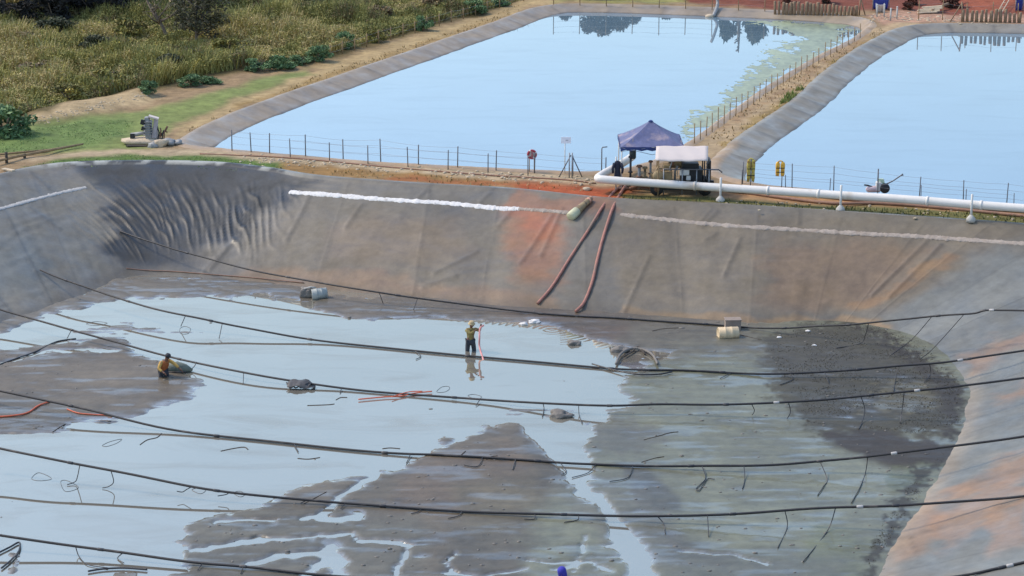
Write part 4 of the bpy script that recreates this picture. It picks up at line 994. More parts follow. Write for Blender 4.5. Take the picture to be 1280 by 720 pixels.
hose('loose_hose', 'black kinked hose at the lower left edge', [(-4, 694), (12, 686), (24, 680), (24, 690), (14, 702), (2, 712)], .03, m_black, lift=.02)
for i, (pts, lab) in enumerate([
    ([(40, 597), (48, 591), (60, 595), (64, 599), (52, 601), (42, 600)], 'thin wire loop floating left of the S shaped tubes'),
    ([(76, 602), (84, 601), (98, 609), (88, 614), (80, 613)], 'angular wire loop under the S shaped tubes'),
    ([(240, 612), (250, 610), (257, 613), (252, 617), (246, 616)], 'small wire loop beside the fifth pipe at the left'),
    ([(292, 616), (300, 614), (306, 618), (302, 621), (297, 620)], 'small wire loop where the fifth pipe meets the mud'),
    ([(128, 557), (138, 552), (152, 549), (146, 554), (134, 558)], 'flat wire loop in the slurry near the left mud bank'),
    ([(546, 490), (552, 484), (560, 483), (562, 486), (556, 490)], 'wire loop standing by the orange hose'),
    ([(225, 411), (231, 408), (238, 411), (235, 417), (226, 417)], 'wire loop on the slurry near the left shore'),
    ([(585, 495), (592, 493), (602, 496), (596, 499)], 'flat wire loop right of the orange hose'),
    ([(108, 405), (120, 402), (134, 404), (120, 407)], 'bent wire loop floating near the left shore'),
    ([(1026, 487), (1036, 484), (1042, 487), (1034, 489)], 'wire loop half buried in the dark weedy mud')]):
    hose('wire_loop', lab, pts, .009, m_black, 'wire loop', 'wire loops in the slurry', ring=True, lift=-.008)
for pts, lab in [([(175, 556), (184, 550), (196, 547), (202, 542)], 'bent black wire near the fourth pipe'), ([(66, 540), (75, 534), (82, 530)], 'short black stick at the end of the left mud bank'),
                 ([(380, 630), (395, 622), (408, 615)], 'dark stick lying on the central mud bank'), ([(575, 570), (582, 564)], 'short dark stick at the top of the central mud bank'), ([(608, 575), (614, 571), (622, 570)], 'curved dark stick at the top of the central mud bank'),
                 ([(918, 417), (935, 421), (952, 425)], 'dark stick lying in front of the far mud near the drum'), ([(805, 550), (820, 546), (838, 541), (848, 540)], 'long dark branch on the grey mud'), ([(802, 578), (818, 573), (830, 571)], 'short dark branch on the grey mud'),
                 ([(815, 414), (830, 411), (848, 410)], 'thin twig on the mud below the back wall'), ([(420, 500), (426, 497), (434, 497)], 'small dark scrap floating below the tangle'), ([(384, 507), (410, 506), (418, 505)], 'thin dark line of rope floating in the slurry'),
                 ([(276, 564), (290, 561), (305, 559), (310, 562)], 'dark stick floating below the fourth pipe'), ([(478, 561), (488, 560), (500, 561)], 'dark sliver floating off the central mud bank'), ([(372, 573), (385, 574), (400, 572)], 'thin scum stick floating below the fourth pipe')]:
    hose('floating_stick', lab, pts, .016, m_barkd, 'stick', 'sticks and wires in the mud', lift=-.012, sub=5)

# ------------------------------------------------------------------ fences
def fence(label, bases, h, r, m, wires=(.35, .7, .95), group=None, name='wire_fence'):
    P = [hit(*b) for b in bases]; rr = random.Random(len(P))
    t = thing(name, label, 'fence', P[0], group); tops = []
    for p in P:
        hh = h*rr.uniform(.9, 1.08); l = Vector((rr.uniform(-.03, .03), rr.uniform(-.03, .03), hh)); tops.append(l)
        MB().tube([p-Vector((0, 0, .1)), p+l*.5, p+l], r, 6).build('post', m, t)
    for w in wires:
        Q = []
        for i, (p, l) in enumerate(zip(P, tops)):
            Q.append(p+l*w+Vector((0, -r*.8, 0)))
            if i+1 < len(P): Q.append((p+l*w).lerp(P[i+1]+tops[i+1]*w, .5)+Vector((0, -r*.8, -.02)))
        MB().tube(Q, .005, 4, False).build('wire', m_galv, t)
    return t
row1 = [(u, 188+(u-290)*.0745) for u in (290, 314, 337, 382, 429, 476, 523, 572, 620, 668, 716, 757)]
row2 = [(u, 195+(u-340)*.077) for u in (363, 412, 460, 510, 560, 610, 660)]
fence('wire fence with dark posts along the near edge of the first pond', row1, 1.02, .026, m_steel)
fence('lower wire fence with dark posts between the track and the pit', row2, .95, .024, m_steel, (.5, .9))
fence('wire fence with dark posts along the near edge of the right pond', [(u, 235+(u-990)*.088) for u in (928, 990, 1042, 1097, 1149, 1204, 1258, 1310)], 1.08, .022, m_steel)
fence('second row of thin dark posts behind the white pipe', [(u, 239+(u-990)*.088) for u in (927, 982, 1037, 1151, 1207, 1267)], .75, .018, m_steel, (.9,))
fence('wire fence of pale posts on the bank left of the first pond', [(398+k*15.1, 76.5-k*15.1*.292) for k in range(18)], .82, .034, m_wood2, (.4, .85))
fence('fence of thin posts on the bund between the two ponds', [(868+k*7.4, 179-k*7.4*.655+.0052*k*k*.9) for k in range(29)], .98, .024, m_wood2, (.3, .6, .9))
fence('fence of pale tall posts along the far bank of the first pond', [(u, 5.5+(u-690)*.032) for u in range(692, 960, 33)], 1.25, .03, m_wood2, (.3, .6, .9))
fence('fence of pale posts along the far bank of the right pond', [(1148, 25), (1178, 25), (1208, 26), (1240, 27), (1272, 28)], 1.3, .03, m_wood2, (.4, .8))
for (a, b, n, v0, v1, hh, lab, grp) in ((969, 1070, 22, 17.5, 19.5, .82, 'palisade of upright brown logs at the far end of the bund', 0), (1203, 1274, 13, 27, 28.5, .85, 'palisade of upright brown logs behind the right pond', 0)):
    P0 = hit(a, v0); t = thing('log_palisade', lab, 'palisade', P0); rr = random.Random(n)
    for k in range(n):
        u = a+(b-a)*k/(n-1); p = hit(u, v0+(v1-v0)*k/(n-1)); f = 1.0 if k < n*.72 else .78
        h = hh*f*rr.uniform(.85, 1.08); r = rr.uniform(.085, .125); l = rr.uniform(-.05, .05)
        MB().tube([p-Vector((0, 0, .1)), p+Vector((l*.5, 0, h*.5)), p+Vector((l, 0, h-.02)), p+Vector((l, 0, h))], [r*1.05, r, r*.95, r*.8], 8).build('log', m_wood, t)
    q = hit(a-2, v0)
for u, v, l, lab in ((1074, 19, .25, 'leaning brace pole at the right end of the bund palisade'), (1203, 27, -.5, 'leaning brace pole at the left end of the right palisade')):
    p = hit(u, v); t = thing('brace_pole', lab, 'pole', p)
    MB().tube([p, p+Vector((l*.2, 0, 1.3))], .05, 6).build('post', m_wood, t); MB().tube([p+Vector((l*1.6, 0, 0)), p+Vector((l*.2, .06, 1.2))], .04, 6).build('strut', m_wood, t)

# ------------------------------------------------------------------ white main pipe on supports
pp = [(790, 196, 101), (775, 206, 99.2), (757, 216, 97.4), (749, 221, 96.7), (748, 223.5, 96.3), (756, 224.5, 96.1), (780, 226.5, 95.9), (840, 230.5, 95.5), (900, 234.5, 95), (980, 239.5, 94.1), (1050, 244, 93.2), (1130, 249, 92.2), (1213, 255.5, 91.2), (1330, 264, 89.8)]
PP = catmull([ony(*a) for a in pp], 8)
wp = thing('main_pipe', 'long white pipe on low posts along the pit rim', 'pipe', (PP[0].x, PP[0].y, 0))
MB().tube(PP, .18, 16).build('pipe', m_white, wp)
for u in (868, 960, 1020, 1160, 1232):
    k = min(range(1, len(PP)-1), key=lambda j: abs(proj1(PP[j])[0]-u)); d = (PP[k+1]-PP[k-1]).normalized()
    MB().tube([PP[k]-d*.05, PP[k]+d*.05], .205, 16).build('flange', m_white, wp)
for u, v in ((900, 234.5), (1050, 244), (1213, 255.5)):
    k = min(range(1, len(PP)-1), key=lambda j: abs(proj1(PP[j])[0]-u)); c = PP[k]; f = c+Vector((0, -.27, 0)); g = gz_at(f.x, f.y)
    so_ = MB().tube([Vector((f.x, f.y, g)), Vector((f.x, f.y, c.z+.5))], .05, 8).build('support_post', m_whitep, wp)
    MB().lathe([(.2, -.05), (.19, .1), (.1, .2), (.06, .24)], Matrix.Translation((f.x, f.y, g)), 10).build('footing', m_conc, so_)

# ------------------------------------------------------------------ gazebo
y0, y1 = 96.9, 99.8; x0, x1 = ony(776, 185, y0).x, ony(855, 185, y0).x; ez = 1.95
gz_ = thing('gazebo', 'blue grey pop up gazebo with a pointed top by the pump', 'gazebo', ((x0+x1)/2, (y0+y1)/2, 0))
for x in (x0+.05, x1-.05):
    for y in (y0+.05, y1-.05): 
        MB().tube([(x, y, -.02), (x, y, ez)], .028, 8).build('leg', m_whitep, gz_)
mb = MB(); cxm, cym = (x0+x1)/2, (y0+y1)/2; vs = []; fs = []; RN, SN = 12, 10
for j in range(RN+1):
    r = j/RN
    for sd4 in range(4):
        for i in range(SN):
            e = i/SN*2-1; a, b = ((e, -1), (1, e), (-e, 1), (-1, -e))[sd4]; dia = abs(e)
            z = ez+.92*(1-r)**1.25-.16*r*(1-r)*(1-dia**2)-.05*r**3*(1-dia**2)+.022*math.sin(r*9+sd4*2)*(1-dia)*r+.012*math.sin(e*8+r*5)*r
            vs.append((cxm+a*r*(x1-x0)/2, cym+b*r*(y1-y0)/2, z))
m4 = 4*SN
for j in range(RN):
    for i in range(m4): fs.append((j*m4+i, (j+1)*m4+i, (j+1)*m4+(i+1) % m4, j*m4+(i+1) % m4))
mb.add(vs, fs, False); can = mb.build('canopy', m_blue, gz_)
MB().lathe([(.12, 0), (.08, .05), (.02, .08)], Matrix.Translation((cxm, cym, ez+.86)), 8).build('peak_cap', m_bluev, can)
for sgn, ax in ((y0, 'x'), (y1, 'x'), (x0, 'y'), (x1, 'y')):
    mb = MB(); vs = []; fs = []; m_ = 24
    for i in range(m_+1):
        k = i/m_; w_ = .015*math.sin(k*40)
        dz = .16+.03*math.cos(k*math.pi*12)
        o_ = -.012 if sgn in (y0, x0) else .012
        pt = (x0+(x1-x0)*k, sgn+w_+o_) if ax == 'x' else (sgn+w_+o_, y0+(y1-y0)*k)
        vs += [(pt[0], pt[1], ez+.0), (pt[0], pt[1], ez-dz)]
    for i in range(m_): fs.append((2*i, 2*i+2, 2*i+3, 2*i+1))
    mb.add(vs, fs, True); mb.build('valance', m_bluev, gz_)
for a, b in (((x0, y0), (x1, y0)), ((x0, y0), (x0, y1)), ((x1, y0), (x1, y1)), ((x0, y1), (x1, y1))):
    mb = MB(); A, Bv = Vector((*a, ez-.2)), Vector((*b, ez-.2)); C1 = A.lerp(Bv, .5)
    for s, e in ((A, C1+Vector((0, 0, .18))), (C1+Vector((0, 0, -.15)), A+Vector((0, 0, .18))), (Bv, C1+Vector((0, 0, .18))), (C1+Vector((0, 0, -.15)), Bv+Vector((0, 0, .18)))): mb.tube([s, e], .012, 5)
    mb.build('scissor_brace', m_galv, gz_)

# ------------------------------------------------------------------ pump set under its canopy
bx0, bx1 = ony(832, 240, 96).x, ony(888, 240, 96).x; by0, by1 = 95.9, 97.3
pm = thing('pump_set', 'ochre diesel pump set with black engine under a white canopy', 'pump', ((bx0+bx1)/2, 96.6, 0)); g0 = .0
for y in (by0+.1, by1-.1): MB().box(((bx0+bx1)/2-.2, y, .3), (bx1-bx0+.9, .12, .16), bev=.01).build('skid_rail', m_dark, pm)
for x in (bx0-.4, bx1-.25):
    for y in (by0+.1, by1-.1):
        w_ = MB().lathe([(.1, -.09), (.27, -.09), (.3, -.05), (.3, .05), (.27, .09), (.1, .09)], Matrix.Translation((x, y-.1 if y < 96.5 else y+.1, .29)) @ Matrix.Rotation(math.pi/2, 4, 'X'), 18).build('wheel', m_dark, pm)
        MB().lathe([(.13, -.1), (.13, .1)], Matrix.Translation((x, y-.1 if y < 96.5 else y+.1, .29)) @ Matrix.Rotation(math.pi/2, 4, 'X'), 12).build('hub', m_rust, w_)
cx_ = bx0-.42
MB().box((cx_+.45, 96.6, .72), (.55, .8, .55), bev=.04).box((cx_+.5, 96.6, 1.1), (.4, .5, .3), bev=.04, taper=.8).box((cx_+.05, 96.75, .6), (.5, .4, .4), bev=.03).build('pump_casing', m_ochre, pm)
for k_, (dx_, dz_, r_, m__) in enumerate(((.0, 1.25, .05, m_ochre), (.22, 1.05, .04, m_rust), (.62, 1.45, .035, m_grey), (.85, 1.2, .05, m_grey))):
    MB().tube([(cx_+dx_, 96.2+.08*k_, .3), (cx_+dx_, 96.2+.08*k_, dz_*.8), (cx_+dx_+.12, 96.25+.08*k_, dz_)], r_, 8).build('stand_pipe', m__, pm)
MB().lathe([(.07, -.05), (.22, -.05), (.26, -.02), (.26, .1), (.2, .15), (.08, .17)], Matrix.Translation((cx_+.1, 96.2, .8)) @ Matrix.Rotation(math.pi/2, 4, 'X'), 20).build('volute', m_ochre, pm)
eng = MB().box((bx0+1.15, 96.6, .75), (.95, .8, .7), bev=.04).box((bx0+1.1, 96.6, 1.2), (.75, .5, .25), bev=.04).build('engine_block', m_dark, pm)
MB().box((bx0+.82, 96.12, .98), (.42, .16, .26), bev=.03).box((bx0+1.0, 96.14, .72), (.2, .14, .2), bev=.03).build('engine_cover', m_whitep, eng)
mb = MB()
for k in range(7): mb.box((bx1-.1, 96.6, .55+k*.13), (.06, .8, .06))
mb.box((bx1-.02, 96.6, .9), (.08, .9, 1.15), bev=.02); mb.build('radiator', m_dark, pm)
MB().box((bx0+.55, 96.95, 1.22), (.75, .35, .4), bev=.06).build('fuel_tank', m_ochre, pm)
MB().tube([(cx_+.75, 96.4, 1.2), (cx_+.75, 96.4, 1.6), (cx_+.7, 96.4, 1.72)], .045, 8).build('exhaust', m_rust, pm)
fy = 96.0
for x in (bx0-.1, bx0+.72, bx1-.62, bx1-.08): MB().tube([(x, fy, .0), (x, fy, 1.15)], .028, 6).build('guard_post', m_galv, pm)
MB().tube([(bx0-.1, fy, 1.15), (bx1+.35, fy, 1.12), (bx1+.5, fy, 1.0)], .03, 6).build('guard_rail', m_steel, pm)
rx0, rx1 = ony(820, 190, 96).x, ony(882, 190, 96).x
for x in (rx0+.1, rx1-.06):
    for y in (95.7, 96.7): MB().tube([(x, y, -.02), (x, y, 1.72 if y < 96 else 1.95)], .03, 6).build('canopy_post', m_dark if x > 8 else m_wood2, pm)
mb = MB(); vs = []; fs = []; n1_, n2_ = 14, 8
for j in range(n2_+1):
    for i in range(n1_+1):
        a = i/n1_; b = j/n2_
        x = rx0-.06+(rx1-rx0+.12)*a+b*.12; y = 95.45+b*1.35; z = 1.66+.36*b**.8-.04*math.sin(a*math.pi)*(1-b)+.012*math.sin(a*17+b*5)
        vs.append((x, y, z))
o_ = len(vs)
for j in range(n2_):
    for i in range(n1_): fs.append((j*(n1_+1)+i, j*(n1_+1)+i+1, (j+1)*(n1_+1)+i+1, (j+1)*(n1_+1)+i))
mb.add(vs, fs, True); roof = mb.build('canopy_roof', m_canvas, pm)
sm = roof.modifiers.new('thickness', 'SOLIDIFY'); sm.thickness = .02
# standing pipes and valves beside the pump
p0 = ony(800, 222, 96.9)
vm_ = thing('valve_manifold', 'cluster of upright valve pipes between gazebo and pump', 'valve', (p0.x, 96.9, 0))
for k, (u, top, r, m) in enumerate(((788, 1.5, .05, m_dark), (799, 1.05, .07, m_grey), (806, .95, .06, m_ochre), (813, 1.2, .05, m_grey))):
    x = ony(u, 220, 96.9+.15*k).x; y = 96.9+.15*k
    st_ = MB().tube([(x, y, 0), (x, y, top)], r, 10).build('riser', m, vm_)
    MB().lathe([(r*2, -.03), (r*2.2, 0), (r*2, .03)], Matrix.Translation((x, y, top*.55)), 12).lathe([(r*2, -.03), (r*2.1, 0), (r*1.6, .05)], Matrix.Translation((x, y, top)), 12).build('flange', m_rust if k % 2 else m, st_)
xa = ony(784, 226, 97.2).x
MB().tube(catmull([(xa-.2, 97.2, .25), (xa+.3, 97.2, .38), (xa+1.0, 97.1, .42), (xa+1.7, 96.8, .55)], 5), .11, 10).build('cross_pipe', m_grey, vm_)
MB().tube(catmull([(xa+.1, 96.7, .1), (xa+.6, 96.6, .3), (xa+1.1, 96.7, .12)], 5), .09, 10).build('cross_pipe', m_rust, vm_)
fd = ony(791, 188, 97.3)
dt = thing('fuel_can', 'dark green drum hung high beneath the gazebo', 'drum', (fd.x, 97.3, 1.35)); 
MB().lathe([(.13, 0), (.15, .03), (.15, .4), (.12, .44), (.04, .46)], Matrix.Translation((fd.x, 97.3, 1.35)), 14).build('body', mat('dark_green', lin(48, 62, 64), .5, var=.2), dt)
MB().tube([(fd.x, 97.3, 1.8), (fd.x, 97.3, 2.3)], .01, 5).build('hanger', m_rope, dt)
# jacket hanging on its post
jp = ony(772, 205, 96.6); jx = jp.x
jk = thing('hanging_jacket', 'dark navy jacket hanging on a white post left of the gazebo', 'jacket', (jx, 96.6, 0))
MB().tube([(jx-.06, 96.72, 0), (jx-.06, 96.72, 1.55)], .035, 8).build('post', m_whitep, jk)
mb = MB(); vs = []; fs = []
prof = [(1.4, .05, .05), (1.35, .14, .07), (1.2, .15, .09), (.98, .12, .08), (.78, .15, .1), (.66, .16, .09)]
for z, a, b in prof:
    for k in range(14):
        g = 2*math.pi*k/14; vs.append((jx+math.cos(g)*a*(1+.08*math.sin(5*g)), 96.58+math.sin(g)*b*(1+.1*math.sin(4*g+z*6)), z))
for i in range(len(prof)-1):
    for k in range(14): fs.append((i*14+k, i*14+(k+1) % 14, (i+1)*14+(k+1) % 14, (i+1)*14+k))
mb.add(vs, fs, True); mb.build('body_cloth', mat('navy_cloth', lin(34, 36, 52), .9, var=.3, scale=9, bump=.3), jk)
for s in (-1, 1): MB().tube([(jx+s*.14, 96.56, 1.3), (jx+s*.22, 96.5, 1.05), (jx+s*.2, 96.5, .85)], [.07, .06, .05], 8).build('sleeve', MATS['navy_cloth'], jk)

# ------------------------------------------------------------------ signs and safety gear
p = hit(665, 214); lb = thing('life_ring_stand', 'red and white life ring mounted on a post at the pond edge', 'life ring', p)
yc = p.y; c = ony(665, 193, yc-.05)
for dx in (-.12, .1): MB().tube([(p.x+dx, yc, p.z-.05), (p.x+dx, yc, c.z+.1)], .02, 6).build('post', m_wood2, lb)
def torus(c, R, r, a0=0, a1=2*math.pi, n=28): return [Vector((c.x+R*math.cos(a0+(a1-a0)*k/n), c.y, c.z+R*math.sin(a0+(a1-a0)*k/n))) for k in range(n+1)]
MB().tube(torus(c, .18, .05), .055, 10, False).build('ring', m_ring, lb)
MB().lathe([(.15, -.015), (.15, .015)], Matrix.Translation(c) @ Matrix.Rotation(math.pi/2, 4, 'X'), 20).build('backing_disc', m_canvas, lb)
MB().box((c.x, c.y-.03, c.z), (.05, .02, .2)).build('strap', m_ring, lb)
for k in range(4):
    a = k*math.pi/2+.3; MB().tube(torus(c, .18, .06, a, a+.35, 5), .058, 10).build('white_band', m_whitep, lb)
p = hit(706, 216); sg = thing('notice_board', 'white rectangular notice board on a thin white post by the pond', 'sign', p); c = ony(707.5, 175, p.y)
MB().tube([p-Vector((0, 0, .1)), Vector((p.x, p.y, c.z))], .022, 8).build('post', m_whitep, sg)
bd = MB().box((c.x, c.y-.04, c.z), (.46, .02, .3), bev=.005).build('board', mat('sign_white', lin(236, 240, 246), .4, var=.04, bump=0), sg)
MB().box((c.x+.04, c.y-.054, c.z+.0), (.12, .006, .02)).build('marking', m_steel, bd)
p = hit(714, 222); bf = thing('braced_corner_post', 'grey braced corner post beside the notice board', 'fence post', p); top = ony(716, 191, p.y); 
for dx in (-.09, .04): MB().tube([(p.x+dx, p.y, -.1), (p.x+dx, p.y, top.z)], .03, 6).build('post', m_galv, bf)
for dx in (-.55, .5): MB().tube([(p.x+dx, p.y+.1, 0), (p.x+dx*.05, p.y, top.z*.9)], .025, 6).build('strut', m_steel, bf)
p = hit(752, 214); MBp = MB().tube([p, p+Vector((0, 0, 1.05)), p+Vector((.03, 0, 1.12)), p+Vector((.25, 0, 1.14))], .025, 6); tag(MBp.build('bent_pole', m_steel, None, origin=p), 'thin grey pole with a bent top left of the gazebo', 'pole')
def vest(u, vtop, vbot, base_uv, m, lab, w):
    p = hit(*base_uv); t = thing('life_vest', lab, 'life vest', p, 'life vests by the right pond'); a = ony(u, vtop, p.y-.05); b = ony(u, vbot, p.y-.05)
    MB().tube([p-Vector((0, 0, .1)), Vector((p.x, p.y, a.z+.05))], .02, 6).build('post', m_steel, t)
    h = a.z-b.z
    for s in (-1, 1):
        vs = []; fs = []; R = [(0, .32), (.1, .46), (.3, .5), (.55, .42), (.8, .46), (1, .34)]
        for f, k in R:
            for q in range(10):
                g = 2*math.pi*q/10; vs.append((a.x+s*w*.27+math.cos(g)*w*.3*k*1.6, a.y+math.sin(g)*.06, a.z-h*f+.02*math.sin(q*2+f*7)))
        for i in range(len(R)-1):
            for q in range(10): fs.append((i*10+q, i*10+(q+1) % 10, (i+1)*10+(q+1) % 10, (i+1)*10+q))
        fs += [tuple(range(9, -1, -1)), tuple((len(R)-1)*10+q for q in range(10))]
        MB().add(vs, fs, True).build('float_panel', m, t)
    MB().tube([(a.x-w*.3, a.y, a.z), (a.x-w*.1, a.y+.02, a.z+.06), (a.x+w*.1, a.y+.02, a.z+.06), (a.x+w*.3, a.y, a.z)], .03, 6).build('collar', m, t)
    for f in (.4, .7): MB().box((a.x, a.y-.07, a.z-h*f), (w*.9, .015, .035)).build('strap', m_dark, t)
vest(939, 200, 227, (938, 234), m_yellow2, 'faded yellow life vest hanging on a post nearest the pump', .38)
vest(975.5, 203, 220, (977, 236), m_yellow, 'bright orange yellow life vest hanging above the white pipe', .42)

# small pump on a float by the right pond
p = hit(1098, 243); pq = ony(1098, 240, p.y); fp_ = thing('pontoon_pump', 'small pump with a black wheel and a long lever by the right pond', 'pump', p)
ox, oy, oz = p.x, p.y, p.z+.1
MB().tube([(ox-.55, oy, oz+.1), (ox-.45, oy, oz+.14), (ox+.05, oy, oz+.14), (ox+.1, oy, oz+.1)], [.08, .15, .15, .1], 10).build('float', mat('pink_float', lin(190, 170, 172), .6, var=.2), fp_)
MB().lathe([(.06, -.1), (.2, -.1), (.22, -.06), (.22, .06), (.2, .1), (.06, .1)], Matrix.Translation((ox+.25, oy-.1, oz+.2)) @ Matrix.Rotation(math.pi/2, 4, 'X'), 18).build('wheel', m_dark, fp_)
MB().box((ox-.02, oy, oz+.28), (.22, .3, .4), bev=.04).build('motor', m_whitep, fp_)
MB().box((ox+.1, oy+.05, oz+.5), (.32, .25, .2), bev=.05, taper=.7).build('pump_head', mat('pale_green_metal', lin(176, 190, 160), .6, var=.2, scale=6), fp_)
MB().tube([(ox-.05, oy, oz+.4), (ox-.05, oy, oz+1.05)], .03, 6).build('handle', m_steel, fp_)
MB().tube([(ox+.2, oy, oz+.3), (ox+.6, oy, oz+.5), (ox+.95, oy, oz+.75), (ox+1.05, oy, oz+.8)], [.035, .03, .03, .055], 6).build('lever', m_steel, fp_)
MB().tube([(ox-.3, oy-.05, oz+.25), (ox-.5, oy-.05, oz+.32), (ox-.65, oy-.05, oz+.34)], .035, 6).build('outlet', m_dark, fp_)
# old machine on the lawn
p = hit(182, 178); om = thing('old_machine', 'broken grey engine standing on a stone slab on the lawn', 'engine', p); ox, oy, oz = p.x, p.y, p.z
sl = MB(); sl.blob((ox-.05, oy, oz+.1), (1.15, .7, .16), 3, 2, .15); sl.build('slab', m_stone, om)
MB().box((ox+.15, oy, oz+.75), (.3, .5, 1.05), bev=.05, taper=.75, ry=-.06).build('engine_block', m_grey, om)
MB().box((ox+.5, oy+.05, oz+.7), (.28, .5, .95), bev=.06, taper=.6, ry=.12).build('cylinder_bank', mat('pale_grey_metal', lin(164, 156, 156), .7, var=.25, scale=5), om)
MB().box((ox+.45, oy, oz+1.25), (.5, .4, .07), rz=.1, ry=.3).build('top_cover', m_canvas, om)
for z, r in ((1.05, .13), (.74, .1)): MB().box((ox-.06, oy-.22, oz+z), (r*1.6, .16, r*1.9), ry=.3, bev=.03).build('manifold_block', m_dark, om)
MB().tube([(ox-.7, oy, oz+.35), (ox-.2, oy, oz+.45), (ox+.1, oy, oz+.45)], [.12, .09, .09], 10).build('shaft', m_grey, om)
MB().box((ox-.62, oy-.05, oz+.33), (.22, .2, .26), bev=.03).build('bearing', m_dark, om)
for k_ in range(6): MB().box((ox+.15, oy-.02, oz+.42+k_*.13), (.42, .58, .03), rz=.06*k_).build('cooling_fin', m_grey, om)
for k_ in range(4): MB().tube([(ox+.62+.1*k_, oy-.2, oz+.1), (ox+.7+.09*k_, oy-.1, oz+.5+.12*(k_ % 2)), (ox+.6+.16*k_, oy, oz+.8-.1*k_)], .035, 6).build('hose_stub', m_rust if k_ % 2 else m_dark, om)
MB().tube([(ox+.7, oy, oz+.3), (ox+1.0, oy, oz+.6), (ox+1.1, oy, oz+.8)], .05, 8).build('outlet', m_rust, om)
for i, (du, dv, r, lab) in enumerate(((200, 183, .32, 'largest grey boulder at the foot of the old engine'), (212, 181, .28, 'grey boulder right of the old engine'), (222, 180, .2, 'small grey boulder nearest the pond corner'), (192, 184, .22, 'small boulder in front of the old engine'))):
    q = hit(du, dv); tag(MB().blob((q.x, q.y, q.z+r*.4), (r*1.2, r, r*.8), 40+i, 2, .3).build('boulder', m_grey if i else m_stone, None, origin=q), lab, 'boulder', 'boulders around the old engine')
# timber rails at the left
A_, B_ = hit(-12, 209), hit(104, 184); t = thing('timber_rail', 'rough timber rail lying on low stumps at the left rim', 'timber rail', A_)
up = Vector((0, 0, .22))
MB().tube([A_+up, A_.lerp(B_, .3)+up*1.1, A_.lerp(B_, .65)+up*.9, B_+up*.7], [.06, .075, .07, .05], 8).build('rail', m_wood2, t)
for f in (.17, .36): q = A_.lerp(B_, f); MB().tube([q-Vector((0, 0, .1)), q+Vector((0, 0, .55 if f < .2 else .3))], .07, 8).build('stump', m_barkd, t)
MB().tube([hit(-12, 197)+up*.5, hit(30, 193)+up*.5, hit(60, 190)+up*.5], [.05, .05, .04], 8).build('back_rail', m_wood2, t)
for i, (a, b, lab) in enumerate((((158, 184), (184, 183), 'dark plank lying in front of the old engine'), ((4, 213), (17, 214), 'pale flat slab lying on the rim below the timber rail'))):
    a, b = hit(*a), hit(*b); mid_ = (a+b)/2; d = b-a
    tag(MB().box((mid_.x, mid_.y, mid_.z+.05), (d.length, .22, .07), rz=math.atan2(d.y, d.x), bev=.01).build('plank', m_barkd if i == 0 else m_stone, None, origin=mid_), lab, 'plank')

# ------------------------------------------------------------------ drums, crates and lumps in the pit
def drum(name, label, c, L_, r, axis, m, parts=()):
    t = thing(name, label, 'drum', (c.x, c.y, c.z-r)); ax = Vector(axis).normalized(); M = Matrix.Translation(c) @ ax.to_track_quat('Z', 'Y').to_matrix().to_4x4(); h = L_/2
    MB().lathe([(r*.86, -h+.02), (r*.93, -h), (r, -h+.03), (r, -h*.36), (r*1.045, -h*.32), (r, -h*.28), (r, h*.28), (r*1.045, h*.32), (r, h*.36), (r, h-.03), (r*.93, h), (r*.86, h-.02)], M, 22).build('shell', m, t)
    for a, b in ((r*.3, r*.5), (-r*.4, r*.4)): MB().lathe([(.035, 0), (.035, .03), (.02, .035)], M @ Matrix.Translation((a, b, h-.02)), 8).build('bung', m_dark, t)
    return t
c = hit(910, 421); drum('floating_drum', 'cream drum with muddy lower half lying in front of a crate', c+Vector((0, 0, .14)), .82, .26, (1, .12, .0), m_drumy)
q = hit(916, 412); t = thing('muddy_crate', 'muddy brown box behind the cream drum', 'crate', q); MB().box((q.x, q.y+.12, q.z+.16), (.62, .42, .46), rz=.05, bev=.02).build('body', m_box, t); MB().box((q.x, q.y+.12, q.z+.40), (.66, .46, .05), rz=.05, bev=.01).build('lid', m_box, t)
c = hit(399, 372); drum('floating_drum', 'grey white drum with a blue patch lying near the left wall foot', c+Vector((0, 0, .16)), .66, .24, (1, .25, .05), m_drumg)
q = hit(383, 371); t = thing('float_bundle', 'muddy grey bundle beside the grey drum', 'bundle', q); MB().blob((q.x, q.y+.15, q.z+.14), (.32, .3, .26), 8, 3, .25).build('sack', m_mudlump, t); MB().tube([(q.x-.1, q.y, q.z+.35), (q.x+.2, q.y+.02, q.z+.42), (q.x+.4, q.y+.05, q.z+.38)], .035, 6).build('pale_rod', m_conc, t)
# rolled mat on the wall
a = hit(716, 272); b = hit(738, 252); ax = (b-a).normalized(); up = Vector((0, 0, .13)); t = thing('pipe_offcut', 'pale green capped pipe offcut lying on the liner near the red earth', 'pipe offcut', a)
MB().tube([a+up-ax*.1, a+up, a+up+ax*.35, a.lerp(b, .6)+up, b+up], [.17, .18, .18, .14, .12], 14).build('tube', m_ochre, t); MB().tube([a+up-ax*.22, a+up-ax*.18, a+up+ax*.02, a+up+ax*.3], [.16, .2, .21, .2], 16).build('end_cap', mat('pale_green_cap', lin(188, 186, 150), .6, var=.15), t); MB().tube([b+up-ax*.2, b+up+ax*.08], [.14, .1], 12).build('pink_end', mat('pinkish_end', lin(204, 150, 126), .7, var=.2), t)
q = hit(733, 238); tag(MB().blob((q.x, q.y, q.z+.06), (.18, .12, .09), 9, 2, .2).build('stone', m_stone, None, origin=q), 'pale stone on the red earth above the pipe offcut', 'stone')
